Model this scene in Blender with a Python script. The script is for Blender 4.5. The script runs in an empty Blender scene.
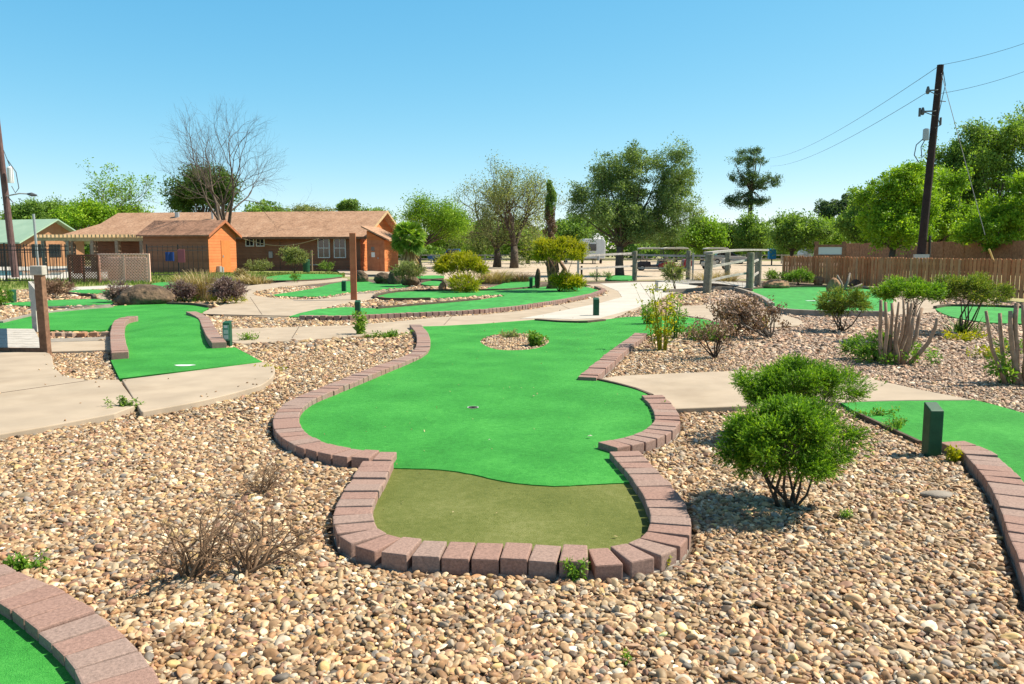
import bpy, bmesh, math, random
import numpy as np
from mathutils import Vector, Matrix
from mathutils.geometry import delaunay_2d_cdt
random.seed(7); RNG = np.random.default_rng(11)
R = math.radians
scene = bpy.context.scene
COL = scene.collection

# ------------------------------------------------------------------ camera
FPX, CH, PITCH = 796.0, 1.55, R(6.59)
cam_d = bpy.data.cameras.new('camera'); cam = bpy.data.objects.new('camera', cam_d); COL.objects.link(cam)
cam_d.sensor_width = 36; cam_d.lens = FPX / 1024 * 36; cam_d.clip_start = .05; cam_d.clip_end = 6000
cam.location = (0, 0, CH); cam.rotation_euler = (R(90) - PITCH, 0, 0); scene.camera = cam

def ray(px, py):
    x = (px - 512) / FPX; y = -(py - 342) / FPX
    return Vector((x, math.cos(PITCH) + y * math.sin(PITCH), -math.sin(PITCH) + y * math.cos(PITCH)))
def G(px, py, z=0.0):
    d = ray(px, py); t = (z - CH) / d.z
    return Vector((d.x * t, d.y * t, z))
def D(px, py, Y):
    d = ray(px, py); t = Y / d.y
    return Vector((d.x * t, Y, CH + d.z * t))
def GL(pts, z=0.0): return [tuple(G(p[0], p[1], z)[:2]) for p in pts]

# ------------------------------------------------------------------ materials
KA = .86
def newmat(name):
    m = bpy.data.materials.new(name); m.use_nodes = True; nt = m.node_tree; nt.nodes.clear()
    out = nt.nodes.new('ShaderNodeOutputMaterial'); return m, nt, out
def N(nt, t, **k):
    n = nt.nodes.new('ShaderNode' + t)
    for a, b in k.items():
        if a.startswith('i_'):
            n.inputs[a[2:].replace('_', ' ')].default_value = b
        else: setattr(n, a, b)
    return n
def ramp(nt, stops, fac):
    r = N(nt, 'ValToRGB'); e = r.color_ramp.elements
    while len(e) < len(stops): e.new(.5)
    for i, (p, c) in enumerate(stops):
        e[i].position = p; e[i].color = (*[q * KA for q in c[:3]], 1)
    nt.links.new(fac, r.inputs[0]); return r
def noisemat(name, c1, c2, scale=4, rough=.85, bump=.3, bscale=60, bdist=.01, c3=None, spec=.3, metal=0, scale2=None, bdetail=6, objcoord=True):
    m, nt, out = newmat(name); L = nt.links.new
    b = N(nt, 'BsdfPrincipled'); b.inputs['Roughness'].default_value = rough; b.inputs['Specular IOR Level'].default_value = spec
    b.inputs['Metallic'].default_value = metal
    tc = N(nt, 'TexCoord'); co = tc.outputs['Object']
    n1 = N(nt, 'TexNoise'); n1.inputs['Scale'].default_value = scale; n1.inputs['Detail'].default_value = 7; n1.inputs['Roughness'].default_value = .62
    L(co, n1.inputs['Vector'])
    st = [(.3, c1), (.68, c2)] if c3 is None else [(.25, c1), (.5, c2), (.75, c3)]
    r = ramp(nt, st, n1.outputs[0]); col = r.outputs[0]
    if scale2:
        n3 = N(nt, 'TexNoise'); n3.inputs['Scale'].default_value = scale2; n3.inputs['Detail'].default_value = 3
        L(co, n3.inputs['Vector'])
        mr = N(nt, 'MapRange'); mr.inputs[1].default_value = .3; mr.inputs[2].default_value = .7; mr.inputs[3].default_value = .72 if scale2 > 2.5 else .90; mr.inputs[4].default_value = 1.25 if scale2 > 2.5 else 1.08
        L(n3.outputs[0], mr.inputs[0])
        mx = N(nt, 'Mix', data_type='RGBA', blend_type='MULTIPLY'); mx.inputs[0].default_value = 1
        L(col, mx.inputs[6]); L(mr.outputs[0], mx.inputs[7]); col = mx.outputs[2]
    L(col, b.inputs['Base Color'])
    if bump:
        n2 = N(nt, 'TexNoise'); n2.inputs['Scale'].default_value = bscale; n2.inputs['Detail'].default_value = bdetail
        L(co, n2.inputs['Vector']); bp = N(nt, 'Bump'); bp.inputs['Strength'].default_value = bump; bp.inputs['Distance'].default_value = bdist
        L(n2.outputs[0], bp.inputs['Height']); L(bp.outputs[0], b.inputs['Normal'])
    L(b.outputs[0], out.inputs[0]); return m
def attrmat(name, stops, rough=.85, attr='v', noise=0, nscale=30, bump=0, bscale=80, bdist=.003):
    m, nt, out = newmat(name); L = nt.links.new
    b = N(nt, 'BsdfPrincipled'); b.inputs['Roughness'].default_value = rough; b.inputs['Specular IOR Level'].default_value = .25
    a = N(nt, 'Attribute', attribute_name=attr); tc = N(nt, 'TexCoord')
    r = ramp(nt, stops, a.outputs['Fac']); col = r.outputs[0]
    if noise:
        n1 = N(nt, 'TexNoise'); n1.inputs['Scale'].default_value = nscale; n1.inputs['Detail'].default_value = 6; n1.inputs['Roughness'].default_value = .7
        L(tc.outputs['Object'], n1.inputs['Vector'])
        mr = N(nt, 'MapRange'); mr.inputs[1].default_value = .3; mr.inputs[2].default_value = .7; mr.inputs[3].default_value = 1 - noise; mr.inputs[4].default_value = 1 + noise
        L(n1.outputs[0], mr.inputs[0])
        mx = N(nt, 'Mix', data_type='RGBA', blend_type='MULTIPLY'); mx.inputs[0].default_value = 1
        L(col, mx.inputs[6]); L(mr.outputs[0], mx.inputs[7]); col = mx.outputs[2]
    L(col, b.inputs['Base Color'])
    if bump:
        n2 = N(nt, 'TexNoise'); n2.inputs['Scale'].default_value = bscale; n2.inputs['Detail'].default_value = 5
        L(tc.outputs['Object'], n2.inputs['Vector']); bp = N(nt, 'Bump'); bp.inputs['Strength'].default_value = bump; bp.inputs['Distance'].default_value = bdist
        L(n2.outputs[0], bp.inputs['Height']); L(bp.outputs[0], b.inputs['Normal'])
    L(b.outputs[0], out.inputs[0]); return m
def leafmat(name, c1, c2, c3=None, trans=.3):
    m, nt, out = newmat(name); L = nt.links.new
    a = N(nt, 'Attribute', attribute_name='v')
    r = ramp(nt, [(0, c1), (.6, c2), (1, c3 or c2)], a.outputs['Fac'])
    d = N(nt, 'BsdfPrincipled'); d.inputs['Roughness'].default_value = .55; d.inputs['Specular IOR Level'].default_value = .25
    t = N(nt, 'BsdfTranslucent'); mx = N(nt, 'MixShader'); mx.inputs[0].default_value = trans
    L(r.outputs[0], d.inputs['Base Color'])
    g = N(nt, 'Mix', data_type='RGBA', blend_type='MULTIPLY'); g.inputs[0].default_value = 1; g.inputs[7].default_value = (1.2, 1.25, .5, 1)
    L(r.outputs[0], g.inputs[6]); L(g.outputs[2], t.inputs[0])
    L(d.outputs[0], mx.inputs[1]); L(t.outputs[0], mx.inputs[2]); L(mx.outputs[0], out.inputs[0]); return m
def plain(name, c, rough=.6, metal=0, spec=.4):
    m, nt, out = newmat(name); b = N(nt, 'BsdfPrincipled')
    b.inputs['Base Color'].default_value = (*[q * KA for q in c], 1); b.inputs['Roughness'].default_value = rough; b.inputs['Metallic'].default_value = metal
    b.inputs['Specular IOR Level'].default_value = spec
    nt.links.new(b.outputs[0], out.inputs[0]); return m

def siding(name, c1, c2, pitch=.2):
    m, nt, out = newmat(name); L = nt.links.new
    b = N(nt, 'BsdfPrincipled'); b.inputs['Roughness'].default_value = .75; b.inputs['Specular IOR Level'].default_value = .25
    tc = N(nt, 'TexCoord'); sx = N(nt, 'SeparateXYZ'); L(tc.outputs['Object'], sx.inputs[0])
    dv = N(nt, 'Math', operation='DIVIDE'); dv.inputs[1].default_value = pitch; L(sx.outputs[2], dv.inputs[0])
    fr = N(nt, 'Math', operation='FRACT'); L(dv.outputs[0], fr.inputs[0])
    fl = N(nt, 'Math', operation='FLOOR'); L(dv.outputs[0], fl.inputs[0])
    wn = N(nt, 'TexWhiteNoise', noise_dimensions='1D'); L(fl.outputs[0], wn.inputs['W'])
    n1 = N(nt, 'TexNoise'); n1.inputs['Scale'].default_value = 1.6; n1.inputs['Detail'].default_value = 6; L(tc.outputs['Object'], n1.inputs['Vector'])
    ad = N(nt, 'Math', operation='MULTIPLY_ADD'); ad.inputs[1].default_value = .35; L(wn.outputs[0], ad.inputs[0]); L(n1.outputs[0], ad.inputs[2])
    r = ramp(nt, [(.3, c1), (.95, c2)], ad.outputs[0]); L(r.outputs[0], b.inputs['Base Color'])
    bp = N(nt, 'Bump'); bp.inputs['Strength'].default_value = 1; bp.inputs['Distance'].default_value = .03
    iv = N(nt, 'Math', operation='SUBTRACT'); iv.inputs[0].default_value = 1; L(fr.outputs[0], iv.inputs[1])
    L(iv.outputs[0], bp.inputs['Height']); L(bp.outputs[0], b.inputs['Normal'])
    L(b.outputs[0], out.inputs[0]); return m

def turfmat(name, c1, c2, c3):
    m, nt, out = newmat(name); L = nt.links.new
    b = N(nt, 'BsdfPrincipled'); b.inputs['Roughness'].default_value = .8; b.inputs['Specular IOR Level'].default_value = .15
    b.inputs['Sheen Weight'].default_value = .0; b.inputs['Sheen Tint'].default_value = (.6, 1, .6, 1)
    tc = N(nt, 'TexCoord'); co = tc.outputs['Object']
    n1 = N(nt, 'TexNoise'); n1.inputs['Scale'].default_value = 1.3; n1.inputs['Detail'].default_value = 5; L(co, n1.inputs['Vector'])
    n2 = N(nt, 'TexNoise'); n2.inputs['Scale'].default_value = 170; n2.inputs['Detail'].default_value = 3; L(co, n2.inputs['Vector'])
    n4 = N(nt, 'TexNoise'); n4.inputs['Scale'].default_value = 22; n4.inputs['Detail'].default_value = 8; n4.inputs['Roughness'].default_value = .8; L(co, n4.inputs['Vector'])
    ad = N(nt, 'Math', operation='MULTIPLY_ADD'); ad.inputs[1].default_value = .40; L(n2.outputs[0], ad.inputs[0])
    m2 = N(nt, 'Math', operation='MULTIPLY'); m2.inputs[1].default_value = .32; L(n1.outputs[0], m2.inputs[0])
    m3 = N(nt, 'Math', operation='MULTIPLY_ADD'); m3.inputs[1].default_value = .42; L(n4.outputs[0], m3.inputs[0]); L(m2.outputs[0], m3.inputs[2])
    L(m3.outputs[0], ad.inputs[2])
    r = ramp(nt, [(.42, c1), (.57, c2), (.70, c3)], ad.outputs[0]); L(r.outputs[0], b.inputs['Base Color'])
    bp = N(nt, 'Bump'); bp.inputs['Strength'].default_value = .7; bp.inputs['Distance'].default_value = .008
    n5 = N(nt, 'TexNoise'); n5.inputs['Scale'].default_value = 260; n5.inputs['Detail'].default_value = 2; L(co, n5.inputs['Vector'])
    L(n5.outputs[0], bp.inputs['Height']); L(bp.outputs[0], b.inputs['Normal'])
    L(b.outputs[0], out.inputs[0]); return m

def shinglemat(name, c1, c2, c3):
    m = noisemat(name, c1, c2, 1.2, .9, .5, 9, .03, c3, .2, scale2=7); return m

M = {}
M['turf'] = turfmat('artificial_turf', (.020, .155, .020), (.042, .285, .040), (.085, .40, .068))
M['turf_far'] = noisemat('far_turf', (.032, .23, .035), (.052, .33, .055), .8, .85, .3, 60, .01, scale2=5)
M['fringe'] = turfmat('fringe_turf', (.080, .104, .018), (.145, .165, .036), (.23, .235, .08))
M['brick'] = attrmat('paver', [(0, (.30, .18, .142)), (.35, (.315, .195, .155)), (.6, (.31, .205, .168)), (.8, (.305, .215, .178)), (1, (.33, .215, .172))], .9, noise=.34, nscale=75, bump=.6, bscale=220)
M['brick_orange'] = attrmat('orange_paver', [(0, (.42, .19, .10)), (.5, (.36, .22, .15)), (1, (.33, .27, .22))], .88, noise=.3, nscale=30)
M['mortar'] = noisemat('mortar_bed', (.30, .26, .22), (.45, .40, .34), 14, .95, .5, 90, .006)
M['concrete'] = noisemat('tan_concrete', (.34, .26, .18), (.44, .35, .255), .9, .88, .25, 220, .002, (.39, .305, .22), scale2=2.2)
M['white_concrete'] = noisemat('white_concrete', (.46, .42, .36), (.56, .52, .45), .9, .88, .25, 220, .002)
M['greyedge'] = noisemat('weathered_concrete', (.22, .19, .15), (.36, .31, .26), 5, .9, .4, 80, .006)
M['gravelbase'] = noisemat('gravel_fines', (.05, .038, .027), (.14, .10, .07), 30, .95, .8, 60, .02, (.25, .18, .12))
M['wood_grey'] = noisemat('weathered_wood', (.30, .27, .23), (.50, .46, .41), 5, .85, .5, 50, .006, scale2=25)
M['wood_log'] = noisemat('log_wood', (.15, .14, .10), (.30, .28, .21), 6, .85, .5, 40, .008, scale2=22)
M['wood_brown'] = noisemat('brown_wood', (.16, .08, .045), (.28, .15, .09), 5, .85, .5, 50, .006, scale2=18)
M['wood_cap'] = noisemat('bleached_wood', (.36, .32, .27), (.56, .51, .45), 8, .85, .5, 50, .006)
M['wood_red'] = noisemat('red_stained_wood', (.36, .12, .055), (.50, .19, .09), 4, .8, .4, 40, .006)
M['pale_rail'] = noisemat('pale_rail_wood', (.40, .37, .31), (.58, .54, .46), 5, .85, .3, 40, .005)
M['green_paint'] = noisemat('green_paint', (.008, .06, .028), (.018, .10, .048), 14, .55, .25, 60, .003)
M['plaque'] = plain('teal_plaque', (.10, .30, .20), .5)
M['plaque_pale'] = plain('pale_print', (.45, .60, .50), .5)
M['black'] = plain('black_metal', (.015, .015, .017), .5)
M['dark'] = plain('cup_shade', (.02, .018, .015), .9)  # dark colour painting the shade inside the hole cup
M['white'] = noisemat('white_paint', (.68, .68, .66), (.80, .80, .78), 4, .5, 0)
M['edging'] = noisemat('dark_edging', (.07, .05, .035), (.14, .10, .07), 9, .9, .4, 40, .006)
M['orange'] = siding('orange_siding', (.50, .15, .045), (.62, .21, .07))
M['orange_door'] = noisemat('orange_door_paint', (.56, .18, .045), (.64, .22, .06), 3, .7, .1)
M['brownwall_shade'] = siding('brown_shaded_siding', (.23, .095, .05), (.32, .145, .08))  # shade painted into orange siding as brown; real brown on the pavilion wall
M['fencebrown'] = attrmat('fence_boards', [(0, (.44, .175, .07)), (.4, (.56, .235, .10)), (.75, (.64, .29, .13)), (1, (.56, .31, .16))], .85, noise=.22, nscale=6)
M['fencebrown2'] = noisemat('tall_fence_boards', (.36, .16, .085), (.46, .22, .12), 1.2, .85, .4, 30, .006, scale2=6)
M['roof'] = shinglemat('roof_shingles', (.31, .175, .105), (.41, .24, .15), (.48, .30, .195))
M['roof_moss'] = noisemat('stained_shingles', (.10, .055, .035), (.30, .16, .10), .9, .9, .5, 9, .03, (.36, .20, .13), scale2=6)
M['trim'] = noisemat('tan_trim', (.42, .29, .15), (.55, .40, .22), 3, .8, .1)
M['greenroof'] = noisemat('pale_green_metal_roof', (.30, .44, .30), (.40, .54, .38), .5, .5, .1, 8, .01)
M['glass'] = plain('window_glass', (.02, .025, .03), .08, 0, .8)
M['lattice_l'] = noisemat('pink_lattice', (.92, .52, .40), (.98, .62, .48), 4, .85, .1)
M['lattice_d'] = noisemat('dark_lattice', (.13, .06, .04), (.22, .10, .07), 4, .85, .1)
M['pole'] = noisemat('creosote_pole', (.02, .012, .012), (.05, .03, .028), 3, .85, .5, 20, .01)
M['pole2'] = noisemat('brown_pole', (.10, .055, .05), (.17, .10, .09), 3, .85, .5, 20, .01)
M['metal'] = plain('grey_metal', (.42, .44, .45), .4, .3)
M['wire'] = plain('wire_metal', (.10, .11, .12), .6)
M['bark'] = noisemat('tree_bark', (.07, .05, .035), (.15, .115, .085), 6, .9, .6, 20, .02)
M['bark_grey'] = noisemat('grey_bark', (.16, .13, .105), (.28, .24, .20), 6, .9, .6, 20, .02)
M['bark_tan'] = noisemat('tan_bark', (.26, .16, .10), (.42, .30, .21), 9, .9, .6, 40, .008)
M['bark_dark'] = noisemat('dark_bark', (.05, .035, .025), (.11, .08, .055), 9, .9, .6, 40, .008)
M['twig'] = noisemat('dry_twig', (.13, .08, .045), (.28, .18, .11), 12, .9, .3, 60, .003)
M['rock'] = noisemat('boulder_rock', (.045, .032, .02), (.12, .08, .05), 3, .9, .9, 9, .08, (.26, .17, .10), scale2=10)
M['rock_tan'] = noisemat('tan_rock', (.28, .15, .08), (.46, .28, .16), 3, .9, .9, 9, .05, scale2=10)
M['leaf_juniper'] = leafmat('juniper_leaf', (0.058, 0.143, 0.01), (0.2, 0.385, 0.022), (0.462, 0.66, 0.045), .36)
M['leaf_dryjuniper'] = leafmat('dry_juniper_leaf', (0.085, 0.127, 0.02), (0.179, 0.273, 0.033), (0.408, 0.39, 0.083), 0.42)
M['leaf_weed'] = leafmat('weed_leaf', (0.084, 0.192, 0.024), (0.192, 0.36, 0.042), (0.36, 0.48, 0.084), 0.42)
M['leaf_yellow'] = leafmat('yellow_leaf', (0.175, 0.22, 0.01), (0.413, 0.418, 0.014), (0.625, 0.528, 0.021), 0.42)
M['leaf_brown'] = leafmat('brown_leaf', (0.18, 0.102, 0.063), (0.312, 0.186, 0.127), (0.432, 0.288, 0.196), 0.15)
M['leaf_purple'] = leafmat('purple_grey_leaf', (0.153, 0.088, 0.093), (0.323, 0.219, 0.212), (0.51, 0.403, 0.34), .2)
M['leaf_straw'] = leafmat('straw_blade', (.28, .19, .08), (.45, .34, .17), (.60, .48, .28), .25)
M['leaf_oak'] = leafmat('oak_leaf', (0.1, 0.168, 0.05), (0.2, 0.291, 0.094), (0.34, 0.437, 0.176), .4)
M['leaf_dark'] = leafmat('dark_leaf', (0.054, 0.113, 0.023), (0.12, 0.21, 0.036), (0.24, 0.345, 0.066), 0.42)
M['leaf_mid'] = leafmat('mid_green_leaf', (0.087, 0.168, 0.03), (0.206, 0.336, 0.06), (0.382, 0.542, 0.11), 0.42)
M['leaf_bright'] = leafmat('bright_green_leaf', (0.104, 0.207, 0.018), (0.225, 0.397, 0.03), (0.45, 0.621, 0.06), 0.42)
M['leaf_lime'] = leafmat('lime_leaf', (0.111, 0.232, 0.018), (0.267, 0.446, 0.026), (0.491, 0.646, 0.052), 0.42)
M['leaf_grey'] = leafmat('grey_green_leaf', (0.136, 0.17, 0.063), (0.27, 0.311, 0.119), (0.463, 0.501, 0.21), 0.42)
M['leaf_pine'] = leafmat('pine_needle', (0.04, 0.085, 0.038), (0.09, 0.158, 0.063), (0.178, 0.27, 0.105), 0.42)
M['grassblade'] = leafmat('grass_blade', (.08, .14, .02), (.16, .24, .04), (.34, .34, .10), .3)
M['blue_paint'] = plain('blue_car_paint', (.02, .09, .24), .3)
M['blue_bin'] = plain('blue_plastic', (.01, .25, .50), .5)
M['blue_cloth'] = plain('blue_sheet', (.01, .05, .22), .7)
M['red_paint'] = plain('red_cart_paint', (.28, .015, .02), .35)
M['black_paint'] = plain('dark_cart_paint', (.02, .02, .03), .35)
M['cream'] = plain('cream_plastic', (.62, .56, .46), .5)
M['tire'] = plain('tyre_rubber', (.02, .02, .02), .8)
M['seat'] = plain('seat_vinyl', (.35, .28, .2), .6)

# ------------------------------------------------------------------ mesh tools
class MB:
    def __init__(s): s.v = []; s.f = []; s.a = []
    def add(s, vs, fs, a=None):
        o = len(s.v); s.v += [tuple(v) for v in vs]
        s.f += [tuple(i + o for i in f) for f in fs]
        s.a += [(random.random() if a is None else a)] * len(fs)
    def box(s, c, size, rz=0, a=None, rot=None):
        x, y, z = [q / 2 for q in size]; mt = rot or Matrix.Rotation(rz, 3, 'Z'); c = Vector(c)
        vs = [c + mt @ Vector((i * x, j * y, k * z)) for i in (-1, 1) for j in (-1, 1) for k in (-1, 1)]
        s.add(vs, [(0, 1, 3, 2), (4, 6, 7, 5), (0, 4, 5, 1), (2, 3, 7, 6), (0, 2, 6, 4), (1, 5, 7, 3)], a)
    def quadbox(s, p, q, w, h, a=None):   # bar from p to q, w horizontal, h vertical
        p = Vector(p); q = Vector(q); d = q - p; L = d.length; d.normalize()
        sd = d.cross(Vector((0, 0, 1)));
        if sd.length < 1e-4: sd = Vector((1, 0, 0))
        sd.normalize(); up = sd.cross(d)
        vs = [b + sd * i * w / 2 + up * j * h / 2 for b in (p, q) for i, j in ((-1, -1), (1, -1), (1, 1), (-1, 1))]
        s.add(vs, [(0, 3, 2, 1), (4, 5, 6, 7), (0, 1, 5, 4), (1, 2, 6, 5), (2, 3, 7, 6), (3, 0, 4, 7)], a)
    def tube(s, pts, rad, n=6, a=None, cap=True):
        pts = [Vector(p) for p in pts]; k = len(pts)
        if not hasattr(rad, '__len__'): rad = [rad] * k
        vs = []; u = None
        for i, p in enumerate(pts):
            t = (pts[min(i + 1, k - 1)] - pts[max(i - 1, 0)])
            t = t.normalized() if t.length > 1e-9 else Vector((0, 0, 1))
            if u is None: u = t.orthogonal().normalized()
            else:
                u = u - t * u.dot(t); u = u.normalized() if u.length > 1e-6 else t.orthogonal().normalized()
            w = t.cross(u)
            for j in range(n):
                an = 2 * math.pi * j / n; vs.append(p + (u * math.cos(an) + w * math.sin(an)) * rad[i])
        fs = [(i * n + j, i * n + (j + 1) % n, (i + 1) * n + (j + 1) % n, (i + 1) * n + j) for i in range(k - 1) for j in range(n)]
        if cap and n > 2: fs += [tuple(range(n))[::-1], tuple((k - 1) * n + j for j in range(n))]
        s.add(vs, fs, a)
    def prism(s, poly, z0, z1, a=None):
        n = len(poly)
        area = sum(poly[i][0] * poly[(i + 1) % n][1] - poly[(i + 1) % n][0] * poly[i][1] for i in range(n))
        if area < 0: poly = poly[::-1]
        vs = [(p[0], p[1], z0) for p in poly] + [(p[0], p[1], z1) for p in poly]
        fs = [tuple(range(n))[::-1], tuple(range(n, 2 * n))] + [(i, (i + 1) % n, n + (i + 1) % n, n + i) for i in range(n)]
        s.add(vs, fs, a)
    def poly(s, pts, a=None): s.add(pts, [tuple(range(len(pts)))], a)
    def extrude_poly(s, pts, vec, a=None):   # 3D planar polygon thickened by vec
        n = len(pts); vec = Vector(vec); pts = [Vector(p) for p in pts]
        s.add(pts + [p + vec for p in pts], [tuple(range(n)), tuple(range(n, 2 * n))[::-1]] + [((i + 1) % n, i, n + i, n + (i + 1) % n) for i in range(n)], a)

def npmesh(name, V, F, attr=None, smooth=False):
    V = np.asarray(V, dtype=np.float32); F = np.asarray(F, dtype=np.int32); k = F.shape[1]
    me = bpy.data.meshes.new(name); me.vertices.add(len(V)); me.vertices.foreach_set('co', V.ravel())
    me.loops.add(F.size); me.loops.foreach_set('vertex_index', F.ravel())
    me.polygons.add(len(F)); me.polygons.foreach_set('loop_start', np.arange(0, F.size, k, dtype=np.int32))
    try: me.polygons.foreach_set('loop_total', np.full(len(F), k, dtype=np.int32))
    except Exception: pass
    me.update(calc_edges=True)
    if attr is not None:
        at = me.attributes.new('v', 'FLOAT', 'FACE'); at.data.foreach_set('value', np.asarray(attr, dtype=np.float32))
    if smooth: me.polygons.foreach_set('use_smooth', np.ones(len(F), dtype=bool))
    return me

def mesh_from(name, mb, off=(0, 0, 0), smooth=False):
    me = bpy.data.meshes.new(name); o = Vector(off)
    me.from_pydata([tuple(Vector(v) - o) for v in mb.v], [], mb.f); me.update()
    at = me.attributes.new('v', 'FLOAT', 'FACE'); at.data.foreach_set('value', np.array(mb.a, dtype=np.float32))
    if smooth: me.polygons.foreach_set('use_smooth', np.ones(len(me.polygons), dtype=bool))
    return me
def wloc(o):
    l = Vector(o.location)
    while o.parent: o = o.parent; l += Vector(o.location)
    return l
def obj(name, mb, mat, parent=None, smooth=False, label=None, bevel=0, structure=False):
    if parent is not None: off = wloc(parent)
    elif structure: off = Vector((0, 0, 0))
    else:
        if isinstance(mb, MB): A = np.array(mb.v)
        else: A = mb[0]
        lo, hi = A.min(0), A.max(0); off = Vector(((lo[0] + hi[0]) / 2, (lo[1] + hi[1]) / 2, lo[2]))
    if isinstance(mb, MB): me = mesh_from(name, mb, off, smooth)
    else: me = npmesh(name, mb[0] - np.array(off[:], dtype=np.float32), mb[1], mb[2], smooth)
    o = bpy.data.objects.new(name, me); COL.objects.link(o); me.materials.append(M[mat] if isinstance(mat, str) else mat)
    if parent is not None: o.parent = parent
    else: o.location = off
    if label: o['label'] = label
    if bevel:
        b = o.modifiers.new('bevel', 'BEVEL'); b.width = bevel; b.segments = 2; b.limit_method = 'ANGLE'; b.angle_limit = R(40)
    return o
def tag(o, label, cat, group=None):
    o['label'] = label; o['category'] = cat
    if group: o['group'] = group
    return o
def thing(name, loc, label, cat, group=None):
    o = bpy.data.objects.new(name, None); COL.objects.link(o); o.location = loc; o.empty_display_size = .2
    return tag(o, label, cat, group)
def struct(name, mb, mat, kind='structure', **k):
    o = obj(name, mb, mat, structure=True, **k); o['kind'] = kind; return o
def copy_tree(o, parent=None):
    c = o.copy(); COL.objects.link(c); c.parent = parent
    for ch in list(o.children): copy_tree(ch, c)
    return c

def catmull(pts, n=6, closed=False):
    P = [Vector(p) for p in pts]; out = []; k = len(P)
    rng = range(k) if closed else range(k - 1)
    for i in rng:
        if closed: p0, p1, p2, p3 = P[(i - 1) % k], P[i], P[(i + 1) % k], P[(i + 2) % k]
        else: p0, p1, p2, p3 = P[max(i - 1, 0)], P[i], P[i + 1], P[min(i + 2, k - 1)]
        for j in range(n):
            t = j / n; out.append(.5 * ((2 * p1) + (p2 - p0) * t + (2 * p0 - 5 * p1 + 4 * p2 - p3) * t * t + (3 * p1 - p0 - 3 * p2 + p3) * t ** 3))
    if not closed: out.append(P[-1])
    return [tuple(q) for q in out]
def inside(poly, X, Y):
    P = np.array([p[:2] for p in poly]); x0, y0 = P[:, 0], P[:, 1]; x1, y1 = np.roll(x0, -1), np.roll(y0, -1)
    r = np.zeros(X.shape, dtype=bool)
    lo, hi = P.min(0), P.max(0)
    idx = np.where((X >= lo[0]) & (X <= hi[0]) & (Y >= lo[1]) & (Y <= hi[1]))[0]
    xx, yy = X[idx], Y[idx]; rr = np.zeros(len(idx), dtype=bool)
    for a, b, c, d in zip(x0, y0, x1, y1):
        if b == d: continue
        cnd = ((b > yy) != (d > yy)) & (xx < (c - a) * (yy - b) / (d - b) + a); rr ^= cnd
    r[idx] = rr; return r

KEEPOUT = []      # polygons where no gravel stones lie
def resample(line, step):
    P = np.array([p[:2] for p in line]); d = np.r_[0, np.cumsum(np.linalg.norm(np.diff(P, axis=0), axis=1))]
    n = max(2, int(round(d[-1] / step)) + 1); s = np.linspace(0, d[-1], n)
    return np.c_[np.interp(s, d, P[:, 0]), np.interp(s, d, P[:, 1])]
def strip_poly(line, w):
    P = resample(line, .12); T = np.gradient(P, axis=0); T /= np.linalg.norm(T, axis=1)[:, None]; Nn = np.c_[-T[:, 1], T[:, 0]]
    return [tuple(q) for q in P + Nn * w / 2] + [tuple(q) for q in (P - Nn * w / 2)[::-1]]

# ---- a bevelled brick as a unit shape in [-.5,.5]^3
_bm = bmesh.new(); bmesh.ops.create_cube(_bm, size=1)
for _v in _bm.verts: _v.co = Vector((_v.co.x * .15, _v.co.y * .22, _v.co.z * .09))
bmesh.ops.bevel(_bm, geom=list(_bm.edges), offset=.009, segments=2, profile=.6, affect='EDGES')
_bm.verts.index_update()
BRV = [(v.co.x / .15, v.co.y / .22, v.co.z / .09) for v in _bm.verts]; BRF = [tuple(v.index for v in f.verts) for f in _bm.faces]; _bm.free()

def brick_border(parent, line, single=False, top=.075, w=.22, pitch=.144, mat='brick', depth=.09, bed=True):
    P = resample(line, pitch); n = len(P) - 1
    T = np.gradient(P, axis=0); T /= np.linalg.norm(T, axis=1)[:, None]; Nn = np.c_[-T[:, 1], T[:, 0]]
    KEEPOUT.append(strip_poly(line, w + .06))
    bedmb = MB(); bedmb.prism(strip_poly(line, w - .004), -.03, top - depth + .012)
    allmb = MB(); root = None
    if not single: root = obj('brick_border', bedmb, 'mortar', parent)
    for i in range(n):
        mb = MB() if not single else allmb
        a, b = P[i], P[i + 1]; c = (a + b) / 2; L = np.linalg.norm(b - a) - .006
        t = (b - a) / np.linalg.norm(b - a); nn = np.array((-t[1], t[0]))
        w1 = np.dot(b + Nn[i + 1] * w / 2 - a - Nn[i] * w / 2, t) - .008; w2 = np.dot(b - Nn[i + 1] * w / 2 - a + Nn[i] * w / 2, t) - .008
        L = .151
        w1 = max(.09, min(.138, w1)); w2 = max(.09, min(.138, w2))
        ja = random.gauss(0, .022); t2 = np.array((t[0] * math.cos(ja) - t[1] * math.sin(ja), t[0] * math.sin(ja) + t[1] * math.cos(ja))); n2 = np.array((-t2[1], t2[0]))
        zz = top - depth / 2 + random.gauss(0, .0035); tilt = random.gauss(0, .012); jn = random.gauss(0, .003)
        vs = []
        for x, y, z in BRV:
            ww = w1 * (y + .5) + w2 * (.5 - y)
            p = c + t2 * x * ww + n2 * (y * (w + jn)); vs.append((p[0], p[1], zz + z * depth + tilt * y * w))
        mb.add(vs, BRF, random.random())
        if not single: obj('brick', mb, mat, root)
    if single:
        root = obj('brick_border', allmb, mat, parent)
    return root

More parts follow.
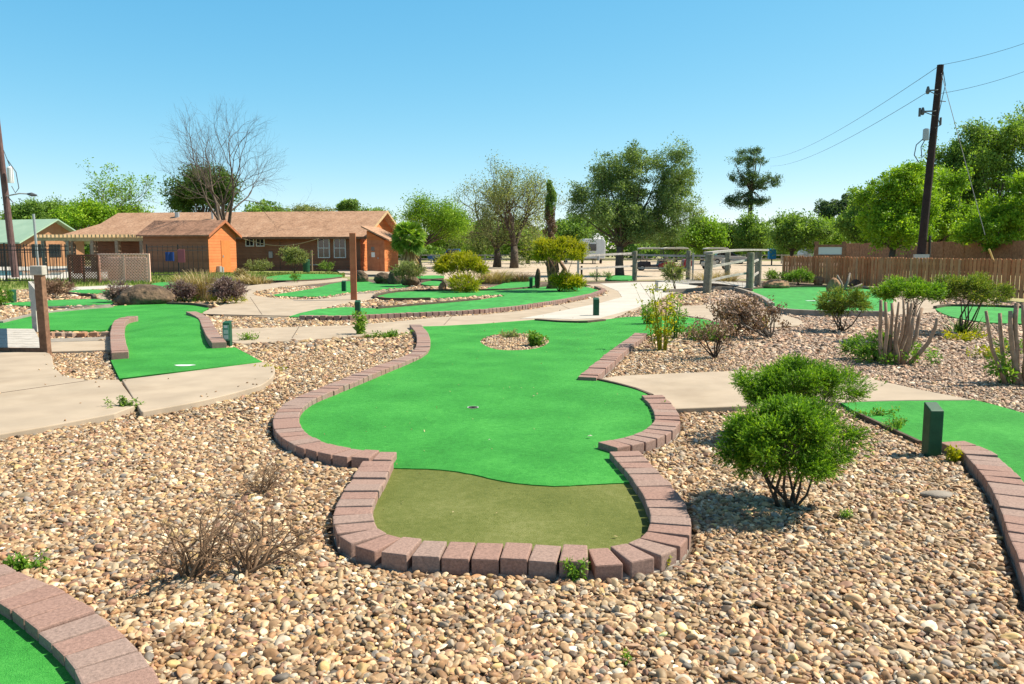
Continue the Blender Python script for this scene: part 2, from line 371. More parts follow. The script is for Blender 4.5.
def turf_mesh(poly, holes=(), grid=None, zf=None, z=.03, skirt=.05):
    poly = [tuple(p[:2]) for p in poly]
    vs = [Vector(p) for p in poly]; n = len(vs); faces = [list(range(n))]; edges = []
    for h in holes:
        o = len(vs); vs += [Vector(p[:2]) for p in h]; edges += [(o + i, o + (i + 1) % len(h)) for i in range(len(h))]
    if grid:
        A = np.array(poly); lo, hi = A.min(0), A.max(0)
        gx, gy = np.meshgrid(np.arange(lo[0], hi[0], grid), np.arange(lo[1], hi[1], grid)); gx = gx.ravel(); gy = gy.ravel()
        k = inside(poly, gx, gy); vs += [Vector((x, y)) for x, y in zip(gx[k], gy[k])]
    V, E, F, *_ = delaunay_2d_cdt(vs, edges, faces, 1, 1e-5)
    mb = MB(); zf = zf or (lambda x, y: 0)
    C = [((V[f[0]] + V[f[1]] + V[f[2]]) / 3) for f in F]
    keep = np.ones(len(F), dtype=bool)
    X = np.array([c.x for c in C]); Y = np.array([c.y for c in C])
    for h in holes: keep &= ~inside(h, X, Y)
    F2 = []
    for f, k in zip(F, keep):
        if k:
            a, b, c = V[f[0]], V[f[1]], V[f[2]]
            F2.append(tuple(f) if (b - a).cross(c - a) > 0 else tuple(f[::-1]))
    mb.add([(v.x, v.y, z + zf(v.x, v.y)) for v in V], F2, .5)
    for ring in [poly] + [list(h) for h in holes]:
        m = len(ring)
        vv = [(p[0], p[1], z + zf(p[0], p[1])) for p in ring] + [(p[0], p[1], z + zf(p[0], p[1]) - skirt) for p in ring]
        ar = sum(ring[i][0] * ring[(i + 1) % m][1] - ring[(i + 1) % m][0] * ring[i][1] for i in range(m))
        mb.add(vv, [((i, m + i, m + (i + 1) % m, (i + 1) % m) if ar > 0 else (i, (i + 1) % m, m + (i + 1) % m, m + i)) for i in range(m)], .5)
    return mb
def circle(c, r, n=24, ry=None):
    ry = ry or r
    return [(c[0] + r * math.cos(2 * math.pi * i / n), c[1] + ry * math.sin(2 * math.pi * i / n)) for i in range(n)]
def kerb(parent, line, w=.08, z0=-.02, z1=.08, mat='edging', name='edging'):
    sp = strip_poly(line, w); mb = MB(); mb.prism(sp, z0, z1); KEEPOUT.append(sp)
    return obj(name, mb, mat, parent)

# ------------------------------------------------------------------ light and sky
SUN_AZ, SUN_EL = R(12), R(50)      # azimuth from +X towards +Y
sd = Vector((math.cos(SUN_AZ) * math.cos(SUN_EL), math.sin(SUN_AZ) * math.cos(SUN_EL), math.sin(SUN_EL)))
ld = bpy.data.lights.new('sun', 'SUN'); ld.energy = 4.9; ld.angle = R(.53); ld.color = (1, .925, .79)
lo_ = bpy.data.objects.new('sun', ld); COL.objects.link(lo_); lo_.rotation_euler = (-sd).to_track_quat('-Z', 'Y').to_euler(); lo_.location = (30, 10, 40)
w = bpy.data.worlds.new('World'); scene.world = w; w.use_nodes = True; nt = w.node_tree
bg = nt.nodes['Background']; sky = nt.nodes.new('ShaderNodeTexSky'); sky.sky_type = 'NISHITA'; sky.sun_disc = False
sky.sun_elevation = SUN_EL; sky.sun_rotation = R(90) - SUN_AZ; sky.air_density = .7; sky.dust_density = 0; sky.ozone_density = 0; sky.altitude = 50
sp_ = nt.nodes.new('ShaderNodeSeparateColor'); cb_ = nt.nodes.new('ShaderNodeCombineColor'); nt.links.new(sky.outputs[0], sp_.inputs[0])
for i_, (p_, k_) in enumerate(((1.18, .80), (.60, 2.46), (.36, 4.05))):
    a_ = nt.nodes.new('ShaderNodeMath'); a_.operation = 'POWER'; a_.inputs[1].default_value = p_; nt.links.new(sp_.outputs[i_], a_.inputs[0])
    c_ = nt.nodes.new('ShaderNodeMath'); c_.operation = 'MULTIPLY'; c_.inputs[1].default_value = k_; nt.links.new(a_.outputs[0], c_.inputs[0]); nt.links.new(c_.outputs[0], cb_.inputs[i_])
hs_ = nt.nodes.new('ShaderNodeHueSaturation'); hs_.inputs['Saturation'].default_value = .55; hs_.inputs['Value'].default_value = 1.1; nt.links.new(sky.outputs[0], hs_.inputs['Color'])
tc_ = nt.nodes.new('ShaderNodeTexCoord'); sx_ = nt.nodes.new('ShaderNodeSeparateXYZ'); nt.links.new(tc_.outputs['Generated'], sx_.inputs[0])
mr_ = nt.nodes.new('ShaderNodeMapRange'); mr_.inputs[1].default_value = .56; mr_.inputs[2].default_value = .80; nt.links.new(sx_.outputs[2], mr_.inputs[0])
mx_ = nt.nodes.new('ShaderNodeMix'); mx_.data_type = 'RGBA'; nt.links.new(mr_.outputs[0], mx_.inputs[0]); nt.links.new(cb_.outputs[0], mx_.inputs[6]); nt.links.new(hs_.outputs[0], mx_.inputs[7])
nt.links.new(mx_.outputs[2], bg.inputs[0]); bg.inputs[1].default_value = .069
vs_ = scene.view_settings; scene.display_settings.display_device = 'sRGB'; vs_.view_transform = 'Standard'; vs_.look = 'None'; vs_.gamma = 1; vs_.use_curve_mapping = False
vs_.exposure = .90
# ------------------------------------------------------------------ putting greens
def C(pts, z=.075, n=5, closed=False): return catmull(GL(pts, z), n, closed)
GREENS = 'putting greens of the course'
def green(px, py, label):
    b = G(px, py); return thing('putting_green', (b.x, b.y, 0), label, 'putting green', GREENS)

# main green in the middle
A_ = C([(415, 324.5), (422, 333), (423.5, 343), (420, 351), (407, 357.5), (380, 367.5), (352, 378.5), (325, 389.5), (302, 399.5), (289.5, 410), (286, 421.5), (292, 433), (312, 444), (343, 452), (368, 454.8), (395, 455.5)])
B_ = C([(378, 460.5), (369, 478), (361, 491), (354, 506), (353.5, 520.5), (361, 534), (378, 541.5), (402, 546.5), (430, 548), (473, 549.5), (516, 551), (560, 553.5), (600, 555), (636, 551), (658, 543), (668.5, 532), (671, 520), (667, 506), (660, 493), (648, 477), (624, 451.5)])
C_ = C([(652, 395), (661, 404), (667, 415), (666, 423), (657, 431), (638, 438.5), (607, 445)])
D_ = C([(587, 377), (602, 364), (619, 349.5), (634, 338.5), (641, 333)])
top_ = GL([(440, 325.5), (480, 323), (536, 320), (575, 321), (603, 320), (622, 317), (650, 315.5), (680, 316), (705, 319), (722, 323), (700, 329), (665, 332)], .03)
joinDC = GL([(600, 379.5), (620, 384), (638, 389.5)], .03)
mainpoly = A_[::-1] + top_ + D_[::-1] + joinDC + C_ + B_[::-1]
g_main = green(480, 420, 'big central putting green with an olive fringe in front and a brick border around both')
pl = catmull(GL([(480, 341.5), (492, 335), (515, 333), (540, 335), (548, 341), (540, 347.5), (518, 350.5), (494, 349)], .03), 4, True)
cupc = G(473, 406.3, .03)
fr_line = C([(386, 467.3), (425, 467.7), (460, 471), (500, 480), (520, 483.5), (558, 486), (588, 484), (634, 481.5)], .03)
# split the main polygon at the fringe line
fr_line = [(p[0], p[1] + random.gauss(0, .004)) for p in resample(fr_line, .05)]
frX = np.array([p[0] for p in fr_line]); frY = np.array([p[1] for p in fr_line])
def fry(x): return float(np.interp(x, frX, frY))
Bbelow = [p for p in B_ if p[1] < fry(p[0])]
fringe = Bbelow + [tuple(p) for p in fr_line[::-1]]
Bl = [p for p in B_ if p[1] >= fry(p[0]) and p[0] < 0]; Br = [p for p in B_ if p[1] >= fry(p[0]) and p[0] > 0]
mainturf = A_[::-1] + top_ + D_[::-1] + joinDC + C_ + Br[::-1] + [tuple(p) for p in fr_line[::-1]] + Bl[::-1]
mtz = lambda x, y: .012 * math.sin(x * 1.1 + y * .7) + .008 * math.sin(x * 2.3 - y * 1.1)
obj('turf', turf_mesh(mainturf, [pl, circle(cupc, .054, 28)], .25, mtz), 'turf', g_main, smooth=False)
obj('fringe', turf_mesh(fringe, [], .25, mtz, .023, .05), 'fringe', g_main)
zc = .03 + mtz(cupc.x, cupc.y)
def cup(parent, c, z, r=.054, mat='white'):
    mb = MB(); n = 28
    for r0, z0, r1, z1 in ((r, z - .09, r, z + .003), (r, z + .003, r - .007, z + .003), (r - .007, z + .003, r - .007, z - .09)):
        vs = [(c[0] + r0 * math.cos(6.2832 * i / n), c[1] + r0 * math.sin(6.2832 * i / n), z0) for i in range(n)] + [(c[0] + r1 * math.cos(6.2832 * i / n), c[1] + r1 * math.sin(6.2832 * i / n), z1) for i in range(n)]
        mb.add(vs, [(i, (i + 1) % n, n + (i + 1) % n, n + i) for i in range(n)])
    o = obj('cup', mb, 'dark', parent)
    mb = MB(); vs = [(c[0] + q * math.cos(6.2832 * i / n), c[1] + q * math.sin(6.2832 * i / n), z + .005) for q in (r + .001, r - .005) for i in range(n)]; mb.add(vs, [(i, (i + 1) % n, n + (i + 1) % n, n + i) for i in range(n)]); obj('rim', mb, mat, o)
    mb = MB(); mb.poly([(c[0] + (r - .007) * math.cos(6.2832 * i / n), c[1] + (r - .007) * math.sin(6.2832 * i / n), z - .085) for i in range(n)])
    obj('cup_floor', mb, 'dark', o)
cup(g_main, cupc, zc)
for L_ in (A_, B_, C_, D_): brick_border(g_main, L_)
kerb(g_main, GL([(536, 319.2), (560, 321), (585, 321.5), (604, 319.5)], .06), .10, -.02, .07)
kerb(g_main, GL([(598, 378.5), (618, 383), (636, 388), (652, 394.5)], .05), .035, -.02, .052)
KEEPOUT.append(mainpoly); PLANTER = pl
# soil in the round planter
mb = MB(); mb.prism(pl, -.04, .012); struct('planter_gravel', mb, 'gravelbase')

# left ramp green joined to the big left green
la = C([(133, 316.5), (121, 320), (117.5, 330), (118, 341), (120, 352)], .13)
ra = C([(191, 311.5), (203, 317.5), (208, 326), (213, 335), (219, 342)], .13)
RAMP_Y0, RAMP_Y1 = G(150, 372).y, G(160, 318).y
RAMP_XC = G(176, 366).x
def rampz(x, y):
    t = (y - RAMP_Y0) / (RAMP_Y1 - RAMP_Y0)
    xc = RAMP_XC + (y - RAMP_Y0) * (-.27); d = abs(x - xc)
    return .085 * math.exp(-((t - .75) / .28) ** 2) * (1 if d < .9 else math.exp(-((d - .9) / .35) ** 2))
front = GL([(110.7, 360), (119.5, 378), (262, 361.5), (235, 347.5), (222, 342)], .03)
left5 = GL([(111, 330), (70, 330.3), (35, 329.5), (-60, 328.5), (-140, 327), (-60, 325), (0, 321), (30, 314.5), (47, 311.5), (80, 308.5), (112, 306), (140, 304.5), (170, 303.7), (194, 304.6), (209, 307.5), (204, 311)], .03)
rpoly = [tuple(p) for p in la[::-1]] + left5[:]
rpoly = left5 + [tuple(p) for p in ra] + GL([(235, 347.5), (262, 361.5), (119.5, 378.5), (110.7, 360)], .03) + [tuple(p) for p in la[::-1]]
g_l = green(150, 340, 'left putting green with a ramp squeezed between two short curved brick walls')
obj('turf', turf_mesh(rpoly, [], .16, rampz, .03, .12), 'turf', g_l, smooth=True); KEEPOUT.append(rpoly)
brick_border(g_l, la, top=.135, depth=.15); brick_border(g_l, ra, top=.135, depth=.15)
ob = brick_border(g_l, GL([(46, 333), (78, 333.5), (112, 332.5)], .06), True, top=.075, w=.14, pitch=.20, mat='brick_orange'); ob['label'] = 'short row of orange and grey bricks'
kerb(g_l, C([(0, 322), (30, 315), (47, 312), (80, 309), (112, 306.5)], .05), .12, -.02, .065, 'greyedge')
kerb(g_l, C([(168, 303), (194, 304), (210, 306.5)], .06), .12, -.02, .09)
wc = G(184.5, 365.3, .032)
mb = MB(); mb.poly([(wc.x + (.13 + .02 * math.sin(5 * a)) * math.cos(a), wc.y + (.07 + .012 * math.sin(3 * a)) * math.sin(a), .034 + rampz(wc.x, wc.y)) for a in [i * 6.2832 / 26 for i in range(26)]])
obj('worn_patch', mb, 'white', g_l)
# bottom-left green
bl = C([(-60, 560), (-25, 569), (0, 582), (30, 595), (62, 617), (92, 641), (113, 668), (128, 700), (134, 740), (130, 800)])
g_bl = green(10, 660, 'corner of a putting green at bottom left behind a curved brick border')
blp = [tuple(p) for p in bl] + GL([(-300, 830), (-420, 700), (-200, 590)], .03)
obj('turf', turf_mesh(blp, [], None, None), 'turf', g_bl); KEEPOUT.append(blp)
brick_border(g_bl, bl)
# right green with the marker post
rg = C([(951, 441), (976, 451), (993, 467), (1009, 486), (1021, 508), (1031, 532), (1044, 560), (1060, 600)])
g_r = green(970, 425, 'putting green at the right edge with a brick border running out of frame')
rgp = GL([(838, 401), (860, 400.3), (905, 399.5), (973, 399.5), (992, 404), (1024, 413), (1120, 436), (1300, 480), (1300, 640)], .03) + [tuple(p) for p in rg[::-1]] + GL([(941, 442), (920, 441), (886, 426), (858, 413)], .03)
obj('turf', turf_mesh(rgp, [], None, None), 'turf', g_r); KEEPOUT.append(rgp)
brick_border(g_r, rg)
kerb(g_r, GL([(856, 412), (886, 426), (920, 441.5)], .03), .03, -.02, .035)

# centre-back green with a gravel wedge and a brick kerb
def humpz(c, r, h): return lambda x, y: h * math.exp(-((x - c[0]) ** 2 + (y - c[1]) ** 2) / r ** 2)
hc = G(552, 297)
near2 = [(289, 316.5), (320, 317.5), (355, 317), (390, 314.5), (440, 312.5), (480, 310.5), (520, 306.5), (560, 300.5), (590, 294.5), (600, 290.5)]
far2 = [(588, 287), (560, 285.5), (540, 287), (520, 289), (497, 290.3), (430, 290.6), (400, 291.8), (385, 294), (376, 296.5)]
wedge = [(390, 298.5), (430, 298.2), (465, 296.5), (500, 294.3), (505, 296), (480, 299.5), (440, 303), (400, 306.5), (377, 308.5)]
tipl = [(345, 307), (318, 309), (300, 313)]
g2 = green(470, 303, 'long putting green behind the main one, forked around a thin gravel wedge')
p2 = GL(near2 + far2 + wedge + tipl, .03)
obj('turf', turf_mesh(p2, [], .3, humpz(hc, .9, .12)), 'turf_far', g2); KEEPOUT.append(p2)
brick_border(g2, GL([(300, 317.5), (345, 318), (390, 315.5), (440, 313.5), (480, 311.5), (520, 307.5), (560, 301.5), (592, 295), (604, 290.5), (596, 287)], .05), True, top=.10, w=.16, pitch=.16, depth=.14)
kerb(g2, C([(590, 286), (560, 284.7), (540, 286.2), (520, 288.2), (497, 289.6), (430, 290), (398, 291.2), (383, 293.5), (374, 296.5), (390, 298.8), (430, 298.4)], .06), .10, -.02, .09)
kerb(g2, C([(377, 308), (400, 306), (440, 302.6), (480, 299)], .05), .07, -.02, .08)
def simple_green(px, py, label, pts, edges=(), hump=None, ew=.09, eh=.09, emat='edging'):
    g = green(px, py, label); p = catmull(GL(pts, .03), 4, True)
    obj('turf', turf_mesh(p, [], .35 if hump else None, hump), 'turf_far', g); KEEPOUT.append(p)
    for e in edges: kerb(g, C(e, .06), ew, -.02, eh, emat)
    return g
simple_green(340, 289, 'putting green beside the red post with boulders along its far side', [(272, 295.5), (295, 291.5), (318, 287.5), (335, 283), (362, 280), (374, 283), (402, 284), (408, 286.5), (380, 289.5), (345, 292.5), (320, 296.3)], [[(374, 282), (402, 283)], [(345, 294), (380, 290.5), (408, 287.5)]], None, .06, .05, 'greyedge')
simple_green(300, 276, 'small putting green in front of the clubhouse windows', [(262, 278), (280, 275.2), (299, 274), (338, 274.5), (340, 276.5), (320, 278.5), (285, 280), (265, 280)], [[(262, 280.5), (285, 281), (320, 279.5), (340, 277.3)]])
simple_green(505, 284, 'small putting green with a numbered post behind the long forked green', [(484, 290), (500, 284.5), (515, 279.5), (532, 276.5), (536, 281), (532, 286.5), (515, 288.5)], [[(536, 276.5), (538, 282), (534, 287)]])
simple_green(437, 283, 'sliver of green turf left of the yellow shrub and behind the boulders', [(421, 283.5), (430, 281), (441, 281.5), (442, 284), (430, 285.3)], [[(420, 280.5), (432, 279.8), (443, 280.5)]])
simple_green(426, 276, 'sliver of green turf with dark edging in front of the blue pickup', [(412, 277.5), (425, 275.5), (442, 275.6), (443, 277.6), (428, 278.6)], [[(412, 279), (428, 279.4), (443, 278.6)]])
simple_green(620, 277, 'small rectangle of green turf at the foot of the large spreading tree', [(608, 279.5), (610, 275.6), (630, 275.4), (633, 279.6)], [])
simple_green(80, 301, 'narrow putting green behind the big left green', [(0, 304), (30, 301.5), (60, 299.8), (95, 299), (112, 300.5), (110, 303.5), (80, 305), (40, 306)], [[(30, 306.8), (80, 306), (110, 304.3)]], None, .08, .06, 'greyedge')
simple_green(88, 291, 'short putting green between the grey-brown shrub and the boulder', [(69, 291), (85, 289.5), (107, 290), (112, 293), (95, 293.5), (75, 292.5)], [[(68, 292.5), (80, 294.3), (92, 295), (95, 297.5)]])
simple_green(160, 284.5, 'small putting green between the shed and the straw-coloured grass', [(150, 285), (160, 282.3), (180, 282.5), (200, 283.6), (190, 286.5), (165, 288)], [])
# right-hand back greens
r1 = [(752, 289), (775, 287.6), (819, 287), (860, 288.5), (888, 291), (893, 302), (884, 313), (831, 312.5), (789, 311), (772, 308.5), (760, 300)]
g_r1 = simple_green(815, 300, 'putting green at the foot of the picket fence with a red-brown rock on it', r1, [[(752, 288.3), (775, 286.9), (819, 286.2), (860, 287.7), (888, 290.3)]])
mb = MB(); e1 = strip_poly(C([(770, 309), (789, 311.8), (831, 313.6), (884, 314)], .06), .16); mb.prism(e1, -.02, .13); KEEPOUT.append(e1); obj('kerb', mb, 'greyedge', g_r1)
simple_green(980, 312, 'putting green by the picket fence behind the bushes at the right edge', [(935, 308), (948, 306), (985, 306.3), (1030, 308), (1120, 312), (1120, 330), (1030, 324), (985, 322), (950, 316)], [[(935, 307.2), (948, 305.3), (985, 305.6), (1030, 307.3)]])
mb = MB(); wl = G(828, 300.8, .035); mb.box((wl.x, wl.y, .033), (1.3, .16, .012)); obj('painted_line', mb, 'white', g_r1)

# ------------------------------------------------------------------ concrete paths
PATHS = []
def path(pts, z1, mat='concrete', z0=-.03, bev=.012, n=4, smooth=True, keep=True, zz=0.045):
    P = catmull(GL(pts, zz), n, True) if smooth else GL(pts, zz)
    PATHS.append(P); mb = MB(); mb.prism(P, z0, z1); o = struct('path', mb, mat, bevel=bev)
    if keep: KEEPOUT.append(P)
    return o
fp = GL([(-200, 347), (0, 351.9), (46, 352.3), (50, 353.5), (52.5, 358), (53, 363), (56, 369), (62, 374.5), (73, 378.3), (95, 379.6), (119, 379.6)], .05)
fp1 = fp + GL([(137.5, 404.6), (114, 413.5), (44, 426.5), (0, 434), (-200, 470)], .05)
mb = MB(); mb.prism(fp1, -.05, .05); struct('path', mb, 'concrete', bevel=.01); KEEPOUT.append(fp1)
tip = C([(262, 362.2), (270, 364), (275, 368.5), (272.5, 376.5), (263, 384), (248.5, 389), (204.7, 400), (160, 408.5), (140.5, 412)], .05)
fp2 = GL([(121.5, 380)], .05) + [tuple(p) for p in tip[:]] + GL([(139.5, 404.3)], .05)
fp2 = GL([(122, 379.8)], .05) + [tuple(p) for p in tip[:-1]] + GL([(141, 411.5)], .05)
mb = MB(); mb.prism(fp2, -.05, .052); struct('path', mb, 'concrete', bevel=.01); KEEPOUT.append(fp2)
# band behind gravel, main path to the white slab
path([(222, 338), (240, 341.5), (352, 334.5), (411, 330), (411, 325.5), (440, 325.2), (480, 322.3), (536, 318.7), (570, 320), (606, 318.5), (632, 310), (656, 301), (672, 293), (690, 290), (700, 285), (705, 281.5), (640, 281.5), (585, 283.5), (600, 288), (609, 290), (604, 294.5), (592, 297), (560, 303.5), (520, 309.5), (480, 313.5), (440, 315.5), (415, 318), (355, 323.5), (280, 325.5), (222, 327)], .012, n=1, smooth=False)
path([(600, 317.8), (632, 309.3), (656, 300.3), (670, 293), (690, 289.5), (702, 284), (703, 281.8), (640, 282), (600, 283.5), (608, 287), (618, 291), (622, 297), (600, 303), (570, 309), (545, 314), (520, 318.5), (540, 318), (572, 319.2)], .018, 'white_concrete', .006, 0, 1, False, True, .018)
path([(46, 338.5), (112, 336.8), (113, 348.5), (48, 350.5)], .03, 'concrete', -.05, .01, 1, False)
path([(46, 338), (112, 336.2), (112, 339.5), (46, 341.5)], .035, 'greyedge', .02, 0, 1, False)
path([(203, 311), (212, 313.8), (250, 315), (288, 315.8), (318, 308.5), (345, 302.5), (375, 297.5), (378, 295), (372, 292.5), (345, 294.5), (320, 298), (290, 298.5), (268, 296.5), (252, 292.5), (275, 287), (310, 283), (345, 279.6), (342, 277.5), (300, 280.5), (262, 283.5), (236, 288), (243, 296), (222, 304)], .02, 'concrete', -.03, .01, 3)
mb = MB(); e2 = strip_poly(GL([(205, 314.6), (250, 315.8), (289, 316.6)], .02), .07); mb.prism(e2, -.03, .035); struct('path_edging', mb, 'edging'); KEEPOUT.append(e2)
mb = MB(); e2 = strip_poly(GL([(214, 343), (240, 342.3), (352, 335.2), (408, 331)], .02), .04); mb.prism(e2, -.03, .006); struct('path_edging', mb, 'edging'); KEEPOUT.append(e2)
# middle-right patch (main green exit) and the piece running to the right green
path([(601, 378), (615, 375.5), (660, 373.3), (745, 370), (800, 371.5), (870, 378), (925, 390), (972, 399), (905, 399.3), (858, 400.5), (838, 401.5), (800, 402), (735, 405.5), (672, 408), (660, 401), (652, 393), (636, 387.5)], .04, 'concrete', -.04, .01, 1, False)
path([(672, 306.5), (700, 304.5), (725, 304.5), (775, 312), (805, 322), (765, 326), (724, 322.5), (706, 317.5), (685, 314)], .025, 'concrete', -.03, .01, 3)
path([(69, 286.5), (110, 284.7), (150, 285), (150, 287), (110, 287.4), (70, 289.5)], .015, 'white_concrete', -.03, .01, 1, False)
path([(96, 297), (100, 293.5), (117, 293), (118, 298.6), (108, 299)], .015, 'concrete', -.03, .01, 1, False)
path([(880, 300), (905, 296), (935, 298), (940, 306), (930, 311), (900, 313), (887, 312)], .02, 'concrete', -.03, .01, 3)
path([(335, 268.5), (372, 270.5), (400, 272), (440, 272.5), (442, 276), (400, 275.5), (340, 272.5)], .012, 'concrete', -.03, 0, 1, False)

KEEPOUT.append(GL([(-170, 350), (46, 352.5), (34, 329), (-150, 327)], .05))
for a_, b2, z_ in (((300, 325.2), (292, 338.2), .0125), ((452, 316.2), (444, 324.8), .0125), ((560, 304.5), (575, 311.5), .0125), ((760, 371.2), (771, 403.2), .0405), ((0, 393), (88, 380.5), .0505), ((250, 297), (262, 314.5), .0205), ((640, 283), (652, 300.6), .0185)):
    p = G(*a_, z_); q = G(*b2, z_); mb = MB(); mb.quadbox((p.x, p.y, z_), (q.x, q.y, z_), .012, .004, .5); struct('path_joint', mb, 'edging')
# ------------------------------------------------------------------ ground, grass, road, gravel bed
mb = MB(); mb.poly([(-3000, -200, -.075), (3000, -200, -.075), (3000, 4500, -.075), (-3000, 4500, -.075)])
M['ground'] = noisemat('dry_grass_ground', (.16, .17, .05), (.30, .28, .12), .35, .95, .5, 30, .02, (.38, .31, .18), scale2=3)
struct('ground', mb, 'ground')
M['lawn'] = noisemat('mown_lawn', (.13, .19, .035), (.24, .27, .07), .8, .95, .8, 25, .04, (.36, .31, .13), scale2=6)
M['road'] = noisemat('dirt_road', (.38, .29, .20), (.50, .40, .29), .35, .95, .3, 20, .02, (.46, .36, .25), scale2=3)
lawn = GL([(-400, 293), (0, 291), (60, 287.5), (170, 286.3), (240, 281.5), (300, 279.5), (345, 277.6), (345, 272), (330, 268), (200, 268), (-100, 272), (-500, 276)], -.07)
DK = GL([(-120, 281), (66, 279.5), (150, 279), (150, 269), (90, 266), (-120, 268)], -.05)
mb = MB(); mb.poly([(p[0], p[1], -.068) for p in lawn]); struct('lawn', mb, 'lawn')
road = GL([(345, 276.6), (420, 278), (480, 280), (560, 281), (640, 280), (700, 279), (790, 279), (800, 268), (900, 262), (640, 260.5), (430, 261.5), (400, 266), (345, 270)], -.07)
mb = MB(); mb.poly([(p[0], p[1], -.064) for p in road]); struct('road', mb, 'road')
gb = GL([(-500, 297), (0, 291.5), (60, 288), (170, 286.5), (240, 282), (300, 279.8), (420, 279), (480, 281), (560, 281.7), (640, 280.8), (700, 280), (780, 281), (880, 288.5), (960, 298), (1024, 306), (1150, 320), (1500, 360)], -.02) + [(16, 4), (10, -2), (-10, -2), (-16, 4)]
mb = MB(); mb.poly([(p[0], p[1], -.022) for p in gb]); struct('gravel_bed', mb, 'gravelbase')

# ------------------------------------------------------------------ gravel stones: real pebbles, one object
PAL = np.array([(.62, .49, .33), (.56, .42, .27), (.66, .56, .42), (.48, .34, .21), (.40, .26, .15), (.34, .24, .17), (.46, .40, .33), (.33, .31, .29), (.60, .46, .24), (.52, .33, .19), (.72, .66, .56), (.42, .27, .20), (.24, .19, .15)])
PW = np.array([.15, .15, .12, .14, .10, .08, .06, .03, .05, .06, .07, .05, .03]); PW /= PW.sum()
PAL2 = np.array([(.56, .42, .30), (.60, .47, .36), (.48, .33, .24), (.40, .28, .21), (.50, .42, .35), (.36, .30, .26), (.68, .56, .45), (.50, .33, .22)])
def stones_zone(y0, y1, sp, sz, layers, xm=.78, x0=1.2):
    out = []
    for l in range(layers):
        xs = xm * y1 + x0
        gx, gy = np.meshgrid(np.arange(-xs, xs, sp), np.arange(y0, y1, sp * .87)); gx = gx + (np.arange(gx.shape[0]) % 2)[:, None] * sp / 2
        gx = gx.ravel() + RNG.normal(0, sp * .24, gx.size); gy = gy.ravel() + RNG.normal(0, sp * .24, gy.size)
        k = (np.abs(gx) < xm * gy + x0); gx, gy = gx[k], gy[k]
        big = np.exp(RNG.normal(0, .34, gx.size)); big = np.clip(big, .45, 2.3)
        s = sz * big * .5
        zz = -.020 + l * .010 + RNG.uniform(0, .015, gx.size)
        out.append(np.c_[gx, gy, zz, s])
    return np.concatenate(out)
ST = np.concatenate([stones_zone(.6, 4.2, .0255, .031, 2, .78, 2.4), stones_zone(4.2, 7, .0255, .031, 2, .78, 2), stones_zone(7, 12, .032, .034, 1), stones_zone(12, 20, .062, .062, 1, .75, 1), stones_zone(20, 34, .11, .10, 1, .72, 1)])
ok = inside(gb, ST[:, 0], ST[:, 1])
for kp in KEEPOUT: ok &= ~inside(kp, ST[:, 0], ST[:, 1])
ST = ST[ok]
# pebbles inside the planter
gx, gy = np.meshgrid(np.arange(-1.2, 1.2, .045), np.arange(11, 16, .045)); gx = gx.ravel() + RNG.normal(0, .01, gx.size); gy = gy.ravel() + RNG.normal(0, .01, gx.size)
ki = inside(pl, gx, gy); ST = np.concatenate([ST, np.c_[gx[ki], gy[ki], np.full(ki.sum(), .018), np.full(ki.sum(), .024)]])
for pp_, zt_, cnt in ((fp1, .052, 26), (fp2, .054, 16), (PATHS[3], .042, 26), (PATHS[0], .016, 50), (mainturf, .034, 8)):
    A_p = np.array([q[:2] for q in pp_]); lo_p, hi_p = A_p.min(0), A_p.max(0); qx = RNG.uniform(max(lo_p[0], -7), min(hi_p[0], 8), cnt * 30); qy = RNG.uniform(lo_p[1], hi_p[1], cnt * 30)
    E_ = A_p[None]; kk = np.where(inside(pp_, qx, qy))[0]
    dmin = np.array([np.min(np.hypot(A_p[:, 0] - qx[i], A_p[:, 1] - qy[i])) for i in kk]); kk = kk[(dmin < .22) | (RNG.random(len(kk)) < .06)][:cnt]
    ST = np.concatenate([ST, np.c_[qx[kk], qy[kk], np.full(len(kk), zt_ + .006), RNG.uniform(.007, .016, len(kk))]])
n = len(ST); print('stones', n)
pick = RNG.choice(len(PAL), n, p=PW); colr = PAL[pick]
pink = np.clip((ST[:, 0] - .22 * ST[:, 1]) / 1.5, 0, 1) * np.clip((ST[:, 1] - 6.5) / 3, 0, 1)
usep = RNG.random(n) < pink
colr[usep] = PAL2[RNG.choice(len(PAL2), usep.sum())]
colr = colr ** 1.15 * np.exp(RNG.normal(0, .30, n))[:, None] * np.array([.86, .78, .69]) * KA
asp = np.c_[RNG.uniform(1.0, 1.5, n), RNG.uniform(.75, 1.0, n), RNG.uniform(.42, .75, n)]
scl = ST[:, 3:4] * asp
rot = np.c_[RNG.normal(0, .33, n), RNG.normal(0, .33, n), RNG.uniform(0, 6.28, n)]
me = bpy.data.meshes.new('gravel_stones'); me.vertices.add(n); me.vertices.foreach_set('co', ST[:, :3].astype(np.float32).ravel())
for nm, tp, dat in (('scl', 'FLOAT_VECTOR', scl), ('rot', 'FLOAT_VECTOR', rot), ('scol', 'FLOAT_VECTOR', np.clip(colr, 0, .85))):
    a = me.attributes.new(nm, tp, 'POINT'); a.data.foreach_set('vector', dat.astype(np.float32).ravel())
a = me.attributes.new('idx', 'INT', 'POINT'); a.data.foreach_set('value', RNG.integers(0, 10, n).astype(np.int32))
gs = bpy.data.objects.new('gravel_stones', me); COL.objects.link(gs); gs['kind'] = 'stuff'
tag(gs, 'loose tan, cream and brown river pebbles filling the beds between the greens', 'gravel')
